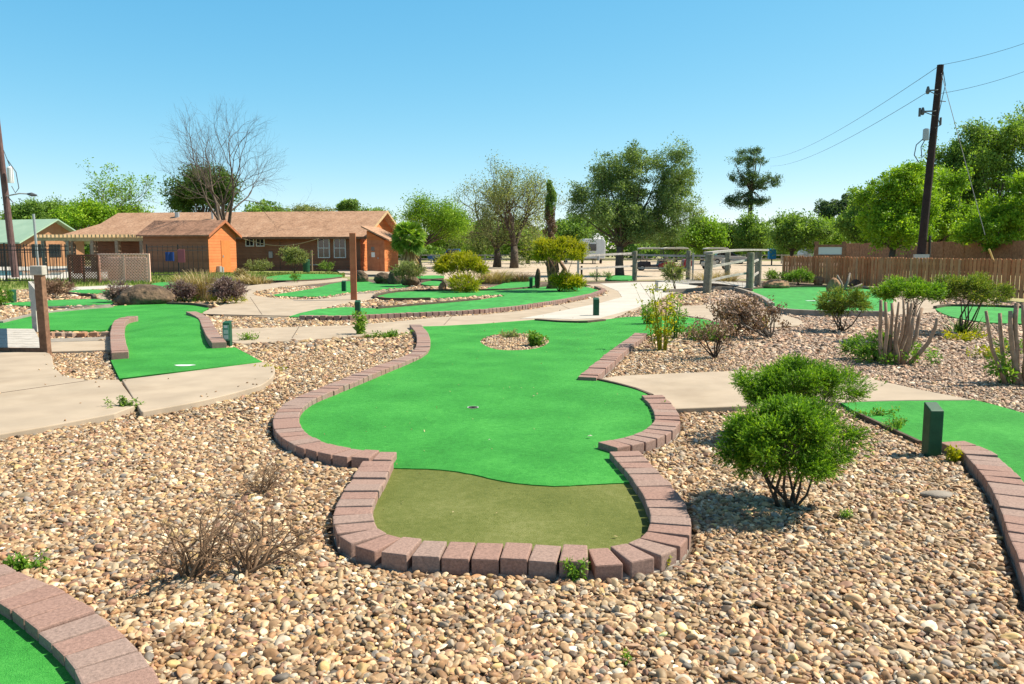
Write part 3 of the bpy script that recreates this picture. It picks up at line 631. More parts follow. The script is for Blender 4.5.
# stone material and shapes
m, nt, out = newmat('pebble'); L = nt.links.new
b = N(nt, 'BsdfPrincipled'); b.inputs['Roughness'].default_value = .62; b.inputs['Specular IOR Level'].default_value = .35
a = N(nt, 'Attribute', attribute_name='scol', attribute_type='INSTANCER'); tc = N(nt, 'TexCoord'); oi = N(nt, 'ObjectInfo')
n1 = N(nt, 'TexNoise', noise_dimensions='4D'); n1.inputs['Scale'].default_value = 1.3; n1.inputs['Detail'].default_value = 6; n1.inputs['Roughness'].default_value = .7
ml = N(nt, 'Math', operation='MULTIPLY'); ml.inputs[1].default_value = 40; L(oi.outputs['Random'], ml.inputs[0]); L(ml.outputs[0], n1.inputs['W']); L(tc.outputs['Object'], n1.inputs['Vector'])
mr = N(nt, 'MapRange'); mr.inputs[1].default_value = .3; mr.inputs[2].default_value = .7; mr.inputs[3].default_value = .68; mr.inputs[4].default_value = 1.22; L(n1.outputs[0], mr.inputs[0])
mx = N(nt, 'Mix', data_type='RGBA', blend_type='MULTIPLY'); mx.inputs[0].default_value = 1; L(a.outputs['Color'], mx.inputs[6]); L(mr.outputs[0], mx.inputs[7])
L(mx.outputs[2], b.inputs['Base Color']); L(b.outputs[0], out.inputs[0]); M['pebble'] = m
pc = bpy.data.collections.new('pebble_shapes')
for k in range(10):
    bm = bmesh.new(); bmesh.ops.create_icosphere(bm, subdivisions=3, radius=1)
    dirs = [Vector((random.gauss(0, 1), random.gauss(0, 1), random.gauss(0, 1))).normalized() for _ in range(7)]
    amp = [random.uniform(-.42, .20) for _ in dirs]
    for v in bm.verts:
        p = v.co.normalized(); f = 1
        for d, am in zip(dirs, amp): f += am * max(0, p.dot(d)) ** 2.5
        q = p * f
        for d, am in zip(dirs[:5], amp):
            hcut = .62 + .3 * abs(am) / .42; q = q - d * max(0, q.dot(d) - hcut) * .85
        v.co = q
    pm = bpy.data.meshes.new('pebble'); bm.to_mesh(pm); bm.free(); pm.materials.append(m)
    pm.polygons.foreach_set('use_smooth', np.ones(len(pm.polygons), dtype=bool))
    po = bpy.data.objects.new('pebble', pm); pc.objects.link(po)
ng = bpy.data.node_groups.new('scatter', 'GeometryNodeTree'); ng.interface.new_socket('Geometry', in_out='INPUT', socket_type='NodeSocketGeometry'); ng.interface.new_socket('Geometry', in_out='OUTPUT', socket_type='NodeSocketGeometry')
gi = ng.nodes.new('NodeGroupInput'); go = ng.nodes.new('NodeGroupOutput'); ip = ng.nodes.new('GeometryNodeInstanceOnPoints'); ci = ng.nodes.new('GeometryNodeCollectionInfo')
ci.inputs[0].default_value = pc; ci.inputs['Separate Children'].default_value = True; ci.inputs['Reset Children'].default_value = True
def na(nm, tp):
    q = ng.nodes.new('GeometryNodeInputNamedAttribute'); q.data_type = tp; q.inputs[0].default_value = nm; return q.outputs[0]
ml = ng.links.new
ml(gi.outputs[0], ip.inputs['Points']); ml(ci.outputs[0], ip.inputs['Instance']); ip.inputs['Pick Instance'].default_value = True
ml(na('idx', 'INT'), ip.inputs['Instance Index']); ml(na('scl', 'FLOAT_VECTOR'), ip.inputs['Scale'])
e2r = ng.nodes.new('FunctionNodeEulerToRotation'); ml(na('rot', 'FLOAT_VECTOR'), e2r.inputs[0]); ml(e2r.outputs[0], ip.inputs['Rotation'])
ml(ip.outputs[0], go.inputs[0]); md = gs.modifiers.new('scatter', 'NODES'); md.node_group = ng
#@@PART3@@
# ------------------------------------------------------------------ plant generators
def rdir(n): v = RNG.normal(size=(n, 3)); return v / np.linalg.norm(v, axis=1)[:, None]
def leafquads(P, Nrm, size, aspect=.45, val=None, droop=0.0, along=None):
    """P points (n,3), Nrm approximate facing; diamond leaves"""
    n = len(P); t = along if along is not None else rdir(n)
    t = t + rdir(n) * (.45 if along is not None else 0); t[:, 2] -= droop; t /= np.linalg.norm(t, axis=1)[:, None]
    nn = Nrm + rdir(n) * .8; b = np.cross(nn, t); bl = np.linalg.norm(b, axis=1)[:, None]; b = b / np.maximum(bl, 1e-6)
    s = (size * np.exp(RNG.normal(0, .25, n)))[:, None]
    V = np.stack([P - t * s * .5, P + b * s * aspect * .5, P + t * s * .5, P - b * s * aspect * .5], 1).reshape(-1, 3)
    F = np.arange(n * 4).reshape(-1, 4); a = RNG.random(n) if val is None else val
    return V, F, a
def crown_leaves(clumps, per, size, aspect=.45, droop=0, shell=.6, along_out=False, flat=1.0):
    """clumps list of (center, (rx,ry,rz)); per leaves each"""
    Vs, Fs, As, o = [], [], [], 0
    for c, r in clumps:
        k = max(4, int(per * RNG.uniform(.7, 1.3))); d = rdir(k)
        u = RNG.random(k) ** (1 / 3) * (1 - shell) + shell * (1 - np.abs(RNG.normal(0, .22, k)))
        P = np.array(c) + d * np.array(r) * u[:, None]
        if shell <= .3:
            ax = rdir(1)[0]; g = RNG.normal(0, .46, (k, 3)); g = np.clip(g, -1.3, 1.3); g += ax * (g @ ax)[:, None] * .7
            P = np.array(c) + g * np.array(r)
        nn = d.copy(); nn[:, 2] += .5
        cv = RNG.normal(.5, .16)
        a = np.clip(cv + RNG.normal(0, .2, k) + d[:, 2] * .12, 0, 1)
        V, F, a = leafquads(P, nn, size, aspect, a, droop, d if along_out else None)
        Vs.append(V); Fs.append(F + o); As.append(a); o += len(V)
    return np.concatenate(Vs), np.concatenate(Fs), np.concatenate(As)
def grow(mb, tips, p, d, r, L, depth, spread=.6, segs=4, wob=.14, up=.05, nch=3, shrink=.66, sides=5, rshrink=.6):
    pts = [Vector(p)]; rad = [r]; d = Vector(d).normalized(); kids = []
    for i in range(segs):
        d = (d + Vector((random.gauss(0, wob), random.gauss(0, wob), random.gauss(0, wob) + up))).normalized()
        pts.append(pts[-1] + d * L / segs); rad.append(r * (1 - (i + 1) / segs * (1 - rshrink)))
        if depth > 0 and i >= segs // 2 - 1: kids.append((pts[-1], d.copy(), rad[-1]))
    mb.tube(pts, rad, max(3, sides), .5, cap=depth == 0)
    if depth == 0: tips.append((pts[-1], d)); tips.append((pts[len(pts) // 2], d)); return
    for j in range(nch):
        q, dd, rr = kids[-1] if j == 0 else random.choice(kids)
        ax = Vector((random.gauss(0, 1), random.gauss(0, 1), random.gauss(0, 1))); ax = (ax - dd * ax.dot(dd)).normalized()
        an = random.uniform(.35, 1.1) * spread * (.5 if j == 0 else 1)
        nd = (dd * math.cos(an) + ax * math.sin(an)).normalized()
        grow(mb, tips, q, nd, rr * (.92 if j == 0 else random.uniform(.55, .75)), L * shrink * random.uniform(.8, 1.15), depth - 1, spread, segs, wob, up, nch, shrink, max(3, sides - 1), rshrink)

def limb_tree(name, base, H, r0, crowns, leafmat_, bark, label, cat='tree', group=None, leaf=.16, per=260, nclump=60, clr=.8, trunk_frac=.25, aspect=.5, droop=.1, lean=(0, 0), trunks=1, shell=.6, along=False, flat=.75, sides=7):
    """crowns: list of (centre xyz relative to the base, (rx,ry,rz), weight)"""
    base = Vector(base); t = thing(name, base, label, cat, group)
    cl = []; wsum = sum(c[2] for c in crowns)
    for c, rr, wt in crowns:
        k = max(3, int(nclump * wt / wsum)); d = rdir(k); u = RNG.random(k) ** .5 * .95
        P = np.array(c) + d * np.array(rr) * u[:, None] * .88
        for p in P:
            s = clr * RNG.uniform(.6, 1.25); cl.append((p, (s, s, s * flat)))
    mb = MB()
    for k in range(trunks):
        ax = (k - (trunks - 1) / 2) * .9
        top = Vector((lean[0] + ax * H * .10, lean[1], H * trunk_frac)); pts = [Vector((ax * r0 * 1.6, 0, -.1)), Vector((ax * r0 * 1.9, 0, top.z * .45)) + Vector((random.gauss(0, .08), 0, 0)), top]
        mb.tube(pts, [r0 * 1.25, r0, r0 * .85], sides, .5)
        mine = cl if trunks == 1 else [c for i, c in enumerate(cl) if i % trunks == k]
        for c, rr in mine[::max(1, len(mine) // 26)]:
            c = Vector(c); mid = top.lerp(c, .5) + Vector((random.gauss(0, .2), random.gauss(0, .2), -abs(c.z - top.z) * .06))
            mb.tube([top * .96, top.lerp(mid, .5) + Vector((0, 0, .12)), mid, c], [r0 * .42, r0 * .30, r0 * .2, r0 * .07], 5, .5)
    obw = MB(); obw.v = [tuple(Vector(v) + base) for v in mb.v]; obw.f = mb.f; obw.a = mb.a
    obj('trunk', obw, bark, t, smooth=True)
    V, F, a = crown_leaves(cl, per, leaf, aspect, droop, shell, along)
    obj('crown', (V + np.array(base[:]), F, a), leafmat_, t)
    return t

def sprigs(c, r, ns, L, per, leaf, aspect=.3, nc=50, zmin=-.5, up=.5, bump=.55, fill=.5, wid=.32):
    c = np.array(c); r = np.array(r); d = rdir(int(ns * 1.6)); d = d[d[:, 2] > zmin - .25 * RNG.random(len(d))][:ns]; n = len(d)
    lump = np.ones(n)
    for _ in range(34):
        q = rdir(1)[0]; q[2] = abs(q[2]) * .8; lump += RNG.uniform(-.9, 1) * bump * np.clip((d @ q - .88) / .12, 0, 1)
    hv = (lump - lump.min()) / (np.ptp(lump) + 1e-6)
    rad = (1 - fill * RNG.random(n) ** 1.6) * (.82 + .18 * lump) * np.clip(lump, .62, 1.28)
    rad = rad * (1 + .35 * np.clip(d[:, 2], -1, 0)); base = c + d * r * rad[:, None]
    kd = rdir(nc * 4); kd = kd[kd[:, 2] > zmin][:nc]; kr = (1 - .42 * RNG.random(len(kd)) ** 1.3) * RNG.uniform(.85, 1.12, len(kd)) * (1 + .25 * np.clip(kd[:, 2], -1, 0))
    kc = c + kd * r * kr[:, None]; kv = RNG.normal(0, .12, len(kd)); ki_ = RNG.integers(0, len(kd), n); rc = float(np.cbrt(np.prod(r))) / math.sqrt(len(kd)) * 2.1
    tuft = RNG.random(n) < .86; off = rdir(n) * (RNG.random(n) ** .5)[:, None] * rc * RNG.uniform(.6, 1.0, n)[:, None] * np.array([1, 1, .8])
    base = np.where(tuft[:, None], kc[ki_] + off, base); dd_ = np.where(tuft[:, None], off / rc * 1.1 + kd[ki_] * .35, d * r / np.linalg.norm(r))
    ax = dd_ + np.array([0, 0, up * .5]) + rdir(n) * .55; ax /= np.linalg.norm(ax, axis=1)[:, None]
    Ls = L * RNG.uniform(.5, 1.3, n)
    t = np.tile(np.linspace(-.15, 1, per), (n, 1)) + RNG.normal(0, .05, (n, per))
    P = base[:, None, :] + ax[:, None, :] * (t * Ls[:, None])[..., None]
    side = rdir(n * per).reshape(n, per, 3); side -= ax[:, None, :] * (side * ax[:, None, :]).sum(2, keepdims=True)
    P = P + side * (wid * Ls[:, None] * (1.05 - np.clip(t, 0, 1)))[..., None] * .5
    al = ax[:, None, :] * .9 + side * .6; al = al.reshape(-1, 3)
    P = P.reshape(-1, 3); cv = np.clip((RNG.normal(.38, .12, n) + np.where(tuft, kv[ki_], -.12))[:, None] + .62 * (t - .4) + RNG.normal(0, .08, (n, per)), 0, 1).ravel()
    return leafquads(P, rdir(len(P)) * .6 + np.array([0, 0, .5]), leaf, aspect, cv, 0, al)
# ---------------------------------------------------------------- juniper bushes
def juniper(pxy, crown_px, label, leaf='leaf_juniper', n=70, per=520, seed=1, stems=7, size=.024, name='shrub', group=None, depthr=1.0, flatbase=True, cat='shrub', Y=None, rr=None, zl=None, bark='bark_dark', asp=.28, trunk=True):
    random.seed(seed)
    b = G(*pxy); Yc = b.y; x0, x1, y0, y1 = crown_px
    cx, cy = (x0 + x1) / 2, (y0 + y1) / 2; c = D(cx, cy, Yc); rx = abs(D(x1, cy, Yc).x - D(x0, cy, Yc).x) / 2; rz = abs(D(cx, y0, Yc).z - D(cx, y1, Yc).z) / 2
    t = thing(name, (b.x, b.y, 0), label, cat, group)
    r = rr or min(rx, rz * 1.3) * .23
    cl = []
    for i in range(n):
        while True:
            p = np.array([random.uniform(-1, 1), random.uniform(-1, 1), random.uniform(-1, 1)])
            q = np.linalg.norm(p)
            if q < 1 and q > .35 and not (flatbase and p[2] < -.55): break
        s = r * random.uniform(.65, 1.25)
        cl.append((np.array(c) + p * np.array([rx * .86, rx * .86 * depthr, rz * .84]), (s, s, s * .8)))
    if trunk:
        mb = MB()
        for i in range(stems):
            tg = Vector(cl[int(i * len(cl) / stems)][0]); s0 = Vector((b.x + random.gauss(0, .03), b.y + random.gauss(0, .03), -.02))
            m1 = s0.lerp(tg, .35) + Vector((random.gauss(0, .04), random.gauss(0, .04), -.03)); m2 = s0.lerp(tg, .7) + Vector((random.gauss(0, .03), 0, 0))
            r0 = .009 * (rx / .4) ** .6 * random.uniform(.8, 1.3)
            mb.tube([s0, m1, m2, tg], [r0 * 1.3, r0, r0 * .7, r0 * .3], 5, .5)
            for k in range(5):
                q = m2.lerp(tg, random.random()); e = Vector(random.choice(cl)[0]); mb.tube([q, q.lerp(e, .5) + Vector((0, 0, .02)), e], [r0 * .45, r0 * .3, r0 * .15], 4, .5)
        obj('stems', mb, bark, t, smooth=True)
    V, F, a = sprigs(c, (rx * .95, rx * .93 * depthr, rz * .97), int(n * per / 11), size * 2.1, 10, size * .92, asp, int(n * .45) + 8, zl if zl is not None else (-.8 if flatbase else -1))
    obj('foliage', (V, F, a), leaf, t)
    return t
BUSH = 'clipped evergreen bushes on the gravel'
juniper((787, 507), (722, 853, 397, 486), 'bright green clipped bush with bare lower stems, nearest of all the bushes', n=100, per=1350, seed=3, stems=9, group=BUSH, size=.018)
juniper((806, 440), (744, 869, 362, 414), 'bright green spreading bush close behind the nearest bush, touching the concrete', n=80, per=1250, seed=4, stems=6, group=BUSH, size=.020)
juniper((842, 331), (817, 869, 289, 318), 'small green bush with dark stems beside the red-brown rock on the far green', 'leaf_dryjuniper', n=70, per=330, seed=5, group=BUSH, size=.036)
juniper((963, 333), (928, 1006, 277, 311), 'umbrella-shaped green bush on thin dark stems near the right edge by the fence', 'leaf_dryjuniper', n=100, per=420, seed=6, group=BUSH, size=.036, zl=-.3)
juniper((905, 342), (876, 941, 281, 306), 'flat green bush top rising behind a row of sawn-off stems', n=80, per=420, seed=7, group=BUSH, size=.034, zl=-.35)
juniper((872, 360), (846, 898, 335, 361), 'low bright green sprouting bush at the foot of the sawn-off stems', 'leaf_weed', n=40, per=160, seed=8, size=.045, group='low sprouting bushes')
# rosette at the foot of the umbrella bush
def blades(pxy, h, w_, n, mat, label, cat, name='grass_tuft', seed=0, group=None, bw=.008, curve=.5, spread=.6, Yo=0):
    r = np.random.default_rng(seed + 100); b = G(*pxy); vs = []; fs = []; at = []
    for i in range(n):
        an = r.uniform(0, 6.28); rd = w_ * .35 * math.sqrt(r.random()); p = np.array([b.x + rd * math.cos(an), b.y + rd * math.sin(an), -.015])
        an2 = an + r.normal(0, .5); hh = h * r.uniform(.5, 1.05); out = spread * w_ * r.uniform(.2, 1)
        d = np.array([math.cos(an2), math.sin(an2), 0]); side = np.array([-d[1], d[0], 0]) * bw
        o = len(vs)
        for k, tt in enumerate((0, .4, .75, 1)):
            q = p + d * out * tt ** (1 + curve) + np.array([0, 0, hh * (tt - .25 * curve * tt * tt)]); wd = (1 - tt * .9)
            vs += [q - side * wd, q + side * wd]
        v = r.random()
        for k in range(3): fs.append((o + 2 * k, o + 2 * k + 1, o + 2 * k + 3, o + 2 * k + 2)); at.append(v)
    o = obj(name, (np.array(vs), np.array(fs), np.array(at)), mat); return tag(o, label, cat, group)
blades((963, 332), .35, .8, 60, 'leaf_dark', 'dark spiky rosette at the foot of the umbrella-shaped bush', 'plant', 'spiky_plant', 3, bw=.02)
# sawn-off stem clusters
def stubs(pxy, tops, label, seed, r=.05, name='pruned_shrub', leafy=None):
    random.seed(seed); b = G(*pxy); t = thing(name, (b.x, b.y, 0), label, 'pruned shrub', 'hard-pruned shrubs with sawn-off stems')
    for (px, py, dy, off) in tops:
        e = D(px, py, b.y + dy); mb = MB(); s0 = Vector((b.x + off, b.y + dy * .4, -.03)); mid = s0.lerp(e, .5) + Vector((random.gauss(0, .03), random.gauss(0, .03), 0)); mid.x = mid.x * .6 + e.x * .4
        rr = r * random.uniform(.7, 1.15)
        mb.tube([s0, s0.lerp(mid, .5) + Vector((random.gauss(0, .02), 0, 0)), mid, e.lerp(mid, .4) + Vector((random.gauss(0, .015), 0, 0)), e], [rr * 1.25, rr * 1.1, rr, rr * .9, rr * .8], 7, .5); obj('stem', mb, 'bark_tan', t, smooth=True)
    if leafy:
        cl = [((b.x + random.gauss(0, leafy[0]), b.y + random.gauss(0, leafy[0]), random.uniform(.02, leafy[1])), (.12, .12, .1)) for _ in range(14)]
        obj('sprouts', crown_leaves(cl, 90, .05, .35, 0, .5, True), 'leaf_weed', t)
    return t
stubs((893, 363), [(881, 300, -.1, -.16), (885.5, 302, -.05, -.12), (892, 303, .15, -.08), (899, 302, .05, -.04), (903.5, 300, -.1, 0), (908, 302, .1, .03), (912, 303, 0, .06), (917.5, 305, .2, .1), (922, 308, .25, .12), (938, 318, -.2, .15), (914, 317, -.2, .08), (900, 322, -.2, .02), (888, 318, .2, -.1)], 'cluster of pale sawn-off stems under the flat bush top', 21, .026, leafy=(.2, .25))
stubs((1018, 384), [(986, 311, 0, -.14), (1000, 313, .25, -.08), (1010.5, 311, 0, -.03), (1015, 316, .2, 0), (1017, 303, 0, .04), (1023.5, 303, .1, .1), (1030, 310, .1, .16), (1040, 322, 0, .22)], 'cluster of sawn-off stems cut by the right edge of the frame', 22, .030, leafy=(.16, .3))
juniper((1012, 352), (996, 1030, 342, 372), 'leafy green sprouts around the sawn-off stems at the right edge', 'leaf_weed', n=26, per=80, seed=9, size=.05, group='low sprouting bushes', trunk=False)

# ---------------------------------------------------------------- dead bushes
def twigbush(pxy, crown_px, label, seed, stems, depth, mat='twig', r=.012, leaf=None, lsize=.03, lper=14, name='dead_bush', cat='dead bush', spread=.9, L=None, group='dead and dried-out bushes', nch=3, up=.06, tilt=1.0, lr=.05):
    random.seed(seed); b = G(*pxy); x0, x1, y0, y1 = crown_px; Yc = b.y
    W = abs(D(x1, y1, Yc).x - D(x0, y1, Yc).x) / 2; Hh = D(512, y0, Yc).z; cx = D((x0 + x1) / 2, y1, Yc).x
    t = thing(name, (b.x, b.y, 0), label, cat, group); mb = MB(); tips = []
    for i in range(stems):
        an = random.uniform(0, 6.28); tx = cx - b.x + W * .8 * math.cos(an) * random.uniform(.4, 1); ty = W * .8 * math.sin(an) * random.uniform(.3, 1)
        d = Vector((tx * tilt, ty * tilt, Hh * random.uniform(.6, 1))); Ld = d.length * .52
        grow(mb, tips, (b.x + random.gauss(0, .02), b.y + random.gauss(0, .02), -.02), d, r * random.uniform(.7, 1.2), Ld, depth, spread, 4, .13, up, nch, .62, 5)
    z = np.array(mb.v); z[:, 2] = np.maximum(z[:, 2], .005); mb.v = [tuple(q) for q in z]
    obj('twigs', mb, mat, t, smooth=True)
    if leaf:
        cl = [(tuple(q[0]), (lr, lr, lr * .8)) for q in tips]
        obj('dry_leaves' if 'brown' in leaf else 'leaves', crown_leaves(cl, lper, lsize, .5, .1, .4), leaf, t)
    return t
twigbush((192, 577), (140, 270, 500, 577), 'leafless dead bush sprawling on the pebbles at the lower left, left one of two', 31, 12, 4, r=.0105, spread=1.15, up=-.02, nch=3)
twigbush((247, 574), (205, 325, 500, 574), 'leafless brown dead bush with branches reaching right towards the brick corner', 36, 11, 4, r=.0105, spread=1.15, up=-.02, nch=3)
twigbush((262, 492), (215, 322, 455, 505), 'wispy heap of dry twigs against the brick border, left of the central green', 32, 26, 3, r=.004, spread=1.5, up=0, nch=3)
twigbush((770, 338), (706, 796, 297, 340), 'brown dried-out bush with curled dead leaves between the two right-hand greens', 33, 9, 2, 'bark_grey', .022, 'leaf_brown', .05, 9, spread=.9, lr=.11)
twigbush((735, 336), (700, 762, 300, 338), 'dense brown dead shrub with pinkish dry leaves, left of the dried-out bush', 34, 10, 2, 'twig', .018, 'leaf_brown', .05, 16, spread=.9, lr=.12)
twigbush((716, 358), (680, 742, 318, 358), 'low grey leafless bush in front of the dead shrubs, just above the concrete', 35, 8, 3, 'bark_dark', .013, 'leaf_brown', .03, 2, spread=1, lr=.08)
# ---------------------------------------------------------------- weeds
def weed(pxy, w_, h, label, seed, mat='leaf_weed', n=8, leaf=.035, per=16, group='weeds growing in the gravel and joints', name='weed'):
    random.seed(seed); b = G(*pxy); t = thing(name, (b.x, b.y, 0), label, 'weed', group); mb = MB(); cl = []
    for i in range(n):
        tx, ty = random.gauss(0, w_ * .45), random.gauss(0, w_ * .35); hh = h * random.uniform(.45, 1.05); p = Vector((b.x + tx * .3, b.y + ty * .3, -.02)); q = Vector((b.x + tx, b.y + ty, hh))
        mid = p.lerp(q, .5) + Vector((-tx * .15, 0, .02)); mb.tube([p, mid, q], [.004 + h * .004, .003 + h * .003, .0015], 4, .5)
        for k in range(4):
            s = .35 + .65 * k / 3; c = p.lerp(q, s); cl.append((tuple(c), (leaf * 1.3, leaf * 1.3, leaf * 1.1)))
    obj('stems', mb, mat, t); obj('leaves', crown_leaves(cl, per, leaf, .42, 0, .4, True), mat, t); return t
weed((576, 578), .07, .10, 'small leafy green weed in front of the bricks at the foot of the olive fringe', 41, leaf=.022, n=7, per=12)
weed((664, 566), .05, .055, 'tiny yellow-green weed at the outer corner of the brick border', 42, 'leaf_yellow', leaf=.016, n=6, per=10)
weed((27, 571), .10, .06, 'flat green weed behind the bottom-left brick border', 43, leaf=.03, n=9, per=9)
weed((126, 411), .13, .12, 'grey-green weed growing from the crack in the front concrete path', 44, 'leaf_mid', leaf=.028, n=12, per=16)
weed((360, 334.5), .12, .42, 'tall leafy weed standing in the joint in front of the green post', 45, leaf=.06, n=12, per=14)
weed((388, 337), .40, .10, 'low strip of green weeds along the path edge above the brick border', 46, leaf=.04, n=22, per=10)
weed((662, 350), .38, .95, 'tall yellow-green weed clump beside the upper right brick border', 47, leaf=.05, n=26, per=9, mat='leaf_yellow')
weed((676, 338), .35, .75, 'tall green weed behind the yellow-green clump', 48, leaf=.05, n=18, per=9)
weed((648, 326), .25, .45, 'leafy weed at the edge of the right arm of the central green', 49, leaf=.06, n=12, per=12)
weed((706, 340), .55, .22, 'low spreading green weeds in front of the dead shrubs', 50, leaf=.06, n=30, per=12)
weed((762, 330), .2, .25, 'bright green sprout under the dried-out bush', 51, leaf=.05, n=10, per=14, mat='leaf_yellow')
weed((662, 409.5), .05, .06, 'small green weed at the corner of the concrete and the brick lobe', 52, leaf=.03, n=6, per=10)
weed((895, 430), .22, .11, 'thin weeds along the edge of the right green, left of the post', 53, leaf=.025, n=16, per=7)
weed((872, 418), .22, .09, 'low weeds along the green edge behind the nearest bush', 54, leaf=.028, n=14, per=9)
weed((953, 462), .06, .12, 'yellowish weed beside the first brick of the right border', 55, 'leaf_yellow', leaf=.028, n=7, per=10)
weed((966, 340), .5, .14, 'yellow-green ground weeds around the umbrella-shaped bush', 56, 'leaf_yellow', leaf=.05, n=16, per=8)
weed((990, 357), .3, .15, 'scattered yellow weeds on the pebbles near the right edge', 57, 'leaf_yellow', leaf=.05, n=12, per=7)
weed((535, 347), .20, .22, 'green tuft on the right side of the round planter in the central green', 58, leaf=.05, n=22, per=18, mat='leaf_weed')
weed((512, 338), .32, .12, 'dry weeds along the back of the round planter in the central green', 59, leaf=.04, n=18, per=9, mat='leaf_grey')
weed((845, 518), .03, .05, 'single small sprout on the pebbles right of the nearest bush', 60, leaf=.02, n=4, per=8)
weed((628, 661), .02, .03, 'tiny green seedling low on the pebbles', 61, leaf=.016, n=3, per=7)
weed((265, 370), .2, .05, 'yellowish low weed behind the tip of the front concrete path', 62, 'leaf_yellow', leaf=.035, n=9, per=8)
weed((248, 340.5), .2, .12, 'sparse weeds in the gap right of the plaque post', 63, 'leaf_weed', leaf=.04, n=8, per=8)
# ---------------------------------------------------------------- mid-distance shrubs
MS = 'shrubs between the distant greens'
juniper((560, 292), (530, 586, 239, 270), 'bright yellow rounded shrub on a thick reddish stem behind the long green', 'leaf_yellow', 90, 420, 61, 6, .075, group=MS, zl=-.25)
juniper((560, 292), (549, 584, 275, 290), 'yellow-green lower growth at the foot of the tall yellow shrub', 'leaf_yellow', 50, 260, 62, 3, .075, group=MS, trunk=False, flatbase=False)
b_ = G(553, 289); mb = MB(); t_ = thing('stump', (b_.x, b_.y, 0), 'reddish-brown gnarled stump inside the tall yellow shrub', 'stump')
for k in range(5): mb.tube([(b_.x + random.gauss(0, .12), b_.y - .3 + random.gauss(0, .1), 0), (b_.x + random.gauss(0, .2), b_.y - .3, .8), (b_.x + random.gauss(0, .2), b_.y - .2, 1.5)], [.11, .09, .05], 6, .5)
obj('wood', mb, 'wood_brown', t_, smooth=True)
juniper((462, 291), (437, 487, 254, 280), 'bright yellow shrub with a flat top in front of the pickup', 'leaf_yellow', 80, 400, 63, 6, .075, group=MS, zl=-.3)
juniper((463, 293), (446, 482, 276, 292), 'low yellow-green clump at the foot of the flat-topped yellow shrub', 'leaf_yellow', 40, 220, 64, 3, .07, group=MS, trunk=False, flatbase=False)
juniper((225, 304), (210, 242, 279, 301), 'round purple-grey shrub at the corner of the tan path', 'leaf_purple', 60, 320, 65, 5, .055, group=MS, rr=.16)
juniper((225, 304), (208, 244, 297, 304), 'flat yellow-green ground cover under the round purple-grey shrub', 'leaf_yellow', 24, 90, 66, 3, .05, group=MS, trunk=False, flatbase=False)
juniper((185, 302), (167, 200, 282, 300), 'purple-grey shrub left of the straw-coloured grass', 'leaf_purple', 50, 260, 67, 5, .055, group=MS)
juniper((186, 302), (176, 200, 297, 303), 'green leaves under the purple-grey shrub by the boulder', 'leaf_weed', 16, 80, 68, 3, .05, group=MS, trunk=False, flatbase=False)
juniper((56, 298), (40, 72, 281, 297), 'brownish shrub behind the weathered bridge post', 'leaf_brown', 44, 240, 69, 5, .05, group=MS)
juniper((116, 303), (106, 130, 282, 302), 'purple-grey shrub growing against the left side of the boulder', 'leaf_purple', 40, 240, 70, 5, .05, group=MS)
juniper((2, 306), (-16, 9, 289, 306), 'yellow-green bush cut by the left edge of the frame', 'leaf_weed', 40, 240, 71, 5, .05, group=MS)
juniper((260, 272), (248, 272, 260, 272), 'low pale green shrub against the clubhouse wall', 'leaf_grey', 36, 220, 72, 5, .09, group=MS)
juniper((294, 273), (281, 309, 248, 266), 'rounded grey-green small tree in front of the clubhouse', 'leaf_grey', 60, 280, 73, 4, .10, group=MS, name='small_tree', cat='tree')
juniper((296, 283), (290, 300, 273, 283), 'leafy weed at the right end of the small clubhouse green', 'leaf_weed', 16, 90, 74, 3, .06, group=MS)
juniper((262, 282), (256, 267, 276, 282), 'dark low plant at the left end of the small clubhouse green', 'leaf_mid', 14, 90, 75, 3, .06, group=MS)
juniper((406, 287), (394, 424, 263, 280), 'grey-leaved shrub on a thin stem in front of the boulders', 'leaf_grey', 50, 200, 76, 4, .07, group=MS)
juniper((326, 272), (320, 334, 262, 271), 'small flowering bush below the clubhouse window', 'leaf_mid', 24, 120, 77, 3, .08, group=MS)
juniper((241, 278), (233, 250, 270, 277), 'straw-green low shrub right of the shed', 'leaf_straw', 24, 130, 78, 3, .08, group=MS)
juniper((798, 285), (786, 812, 271, 284), 'yellow-green bushy plant against the far end of the picket fence', 'leaf_weed', 30, 200, 79, 4, .08, group=MS)
juniper((775, 283), (764, 788, 272, 283), 'loose green plants between the bridge post and the fence', 'leaf_mid', 24, 140, 80, 4, .08, group=MS)
juniper((676, 290), (664, 686, 264, 282), 'grey-green grass-like shrub behind the bridge rail', 'leaf_grey', 30, 150, 81, 4, .09, group=MS)
juniper((596, 280), (590, 601, 272, 279), 'tiny round green plant beside the thin dark post', 'leaf_mid', 14, 80, 82, 3, .06, group=MS)
juniper((608, 280), (603, 613, 272, 279), 'tiny round green plant further right of the thin dark post', 'leaf_mid', 14, 80, 83, 3, .06, group=MS)
TF = 'tufts of ornamental grass'
blades((205, 301), 1.25, .95, 560, 'leaf_straw', 'tall straw-coloured ornamental grass between the two purple-grey shrubs', 'grass', 'ornamental_grass', 1, TF, .014, .9, .7)
blades((184, 290), .9, .9, 220, 'leaf_straw', 'shorter straw grass behind the purple-grey shrub', 'grass', 'ornamental_grass', 2, TF, .014, .9, .7)
blades((495, 283), .85, 2.0, 600, 'leaf_straw', 'brown dry ornamental grass right of the flat-topped yellow shrub', 'grass', 'ornamental_grass', 4, TF, .02, 1, .6)
blades((520, 282), .7, 1.6, 300, 'leaf_brown', 'thin reddish grass behind the small numbered post', 'grass', 'ornamental_grass', 5, TF, .02, 1, .6)
blades((248, 283), .6, 1.5, 300, 'leaf_straw', 'dry grass clump at the left end of the tan path', 'grass', 'ornamental_grass', 6, TF, .02, 1, .6)
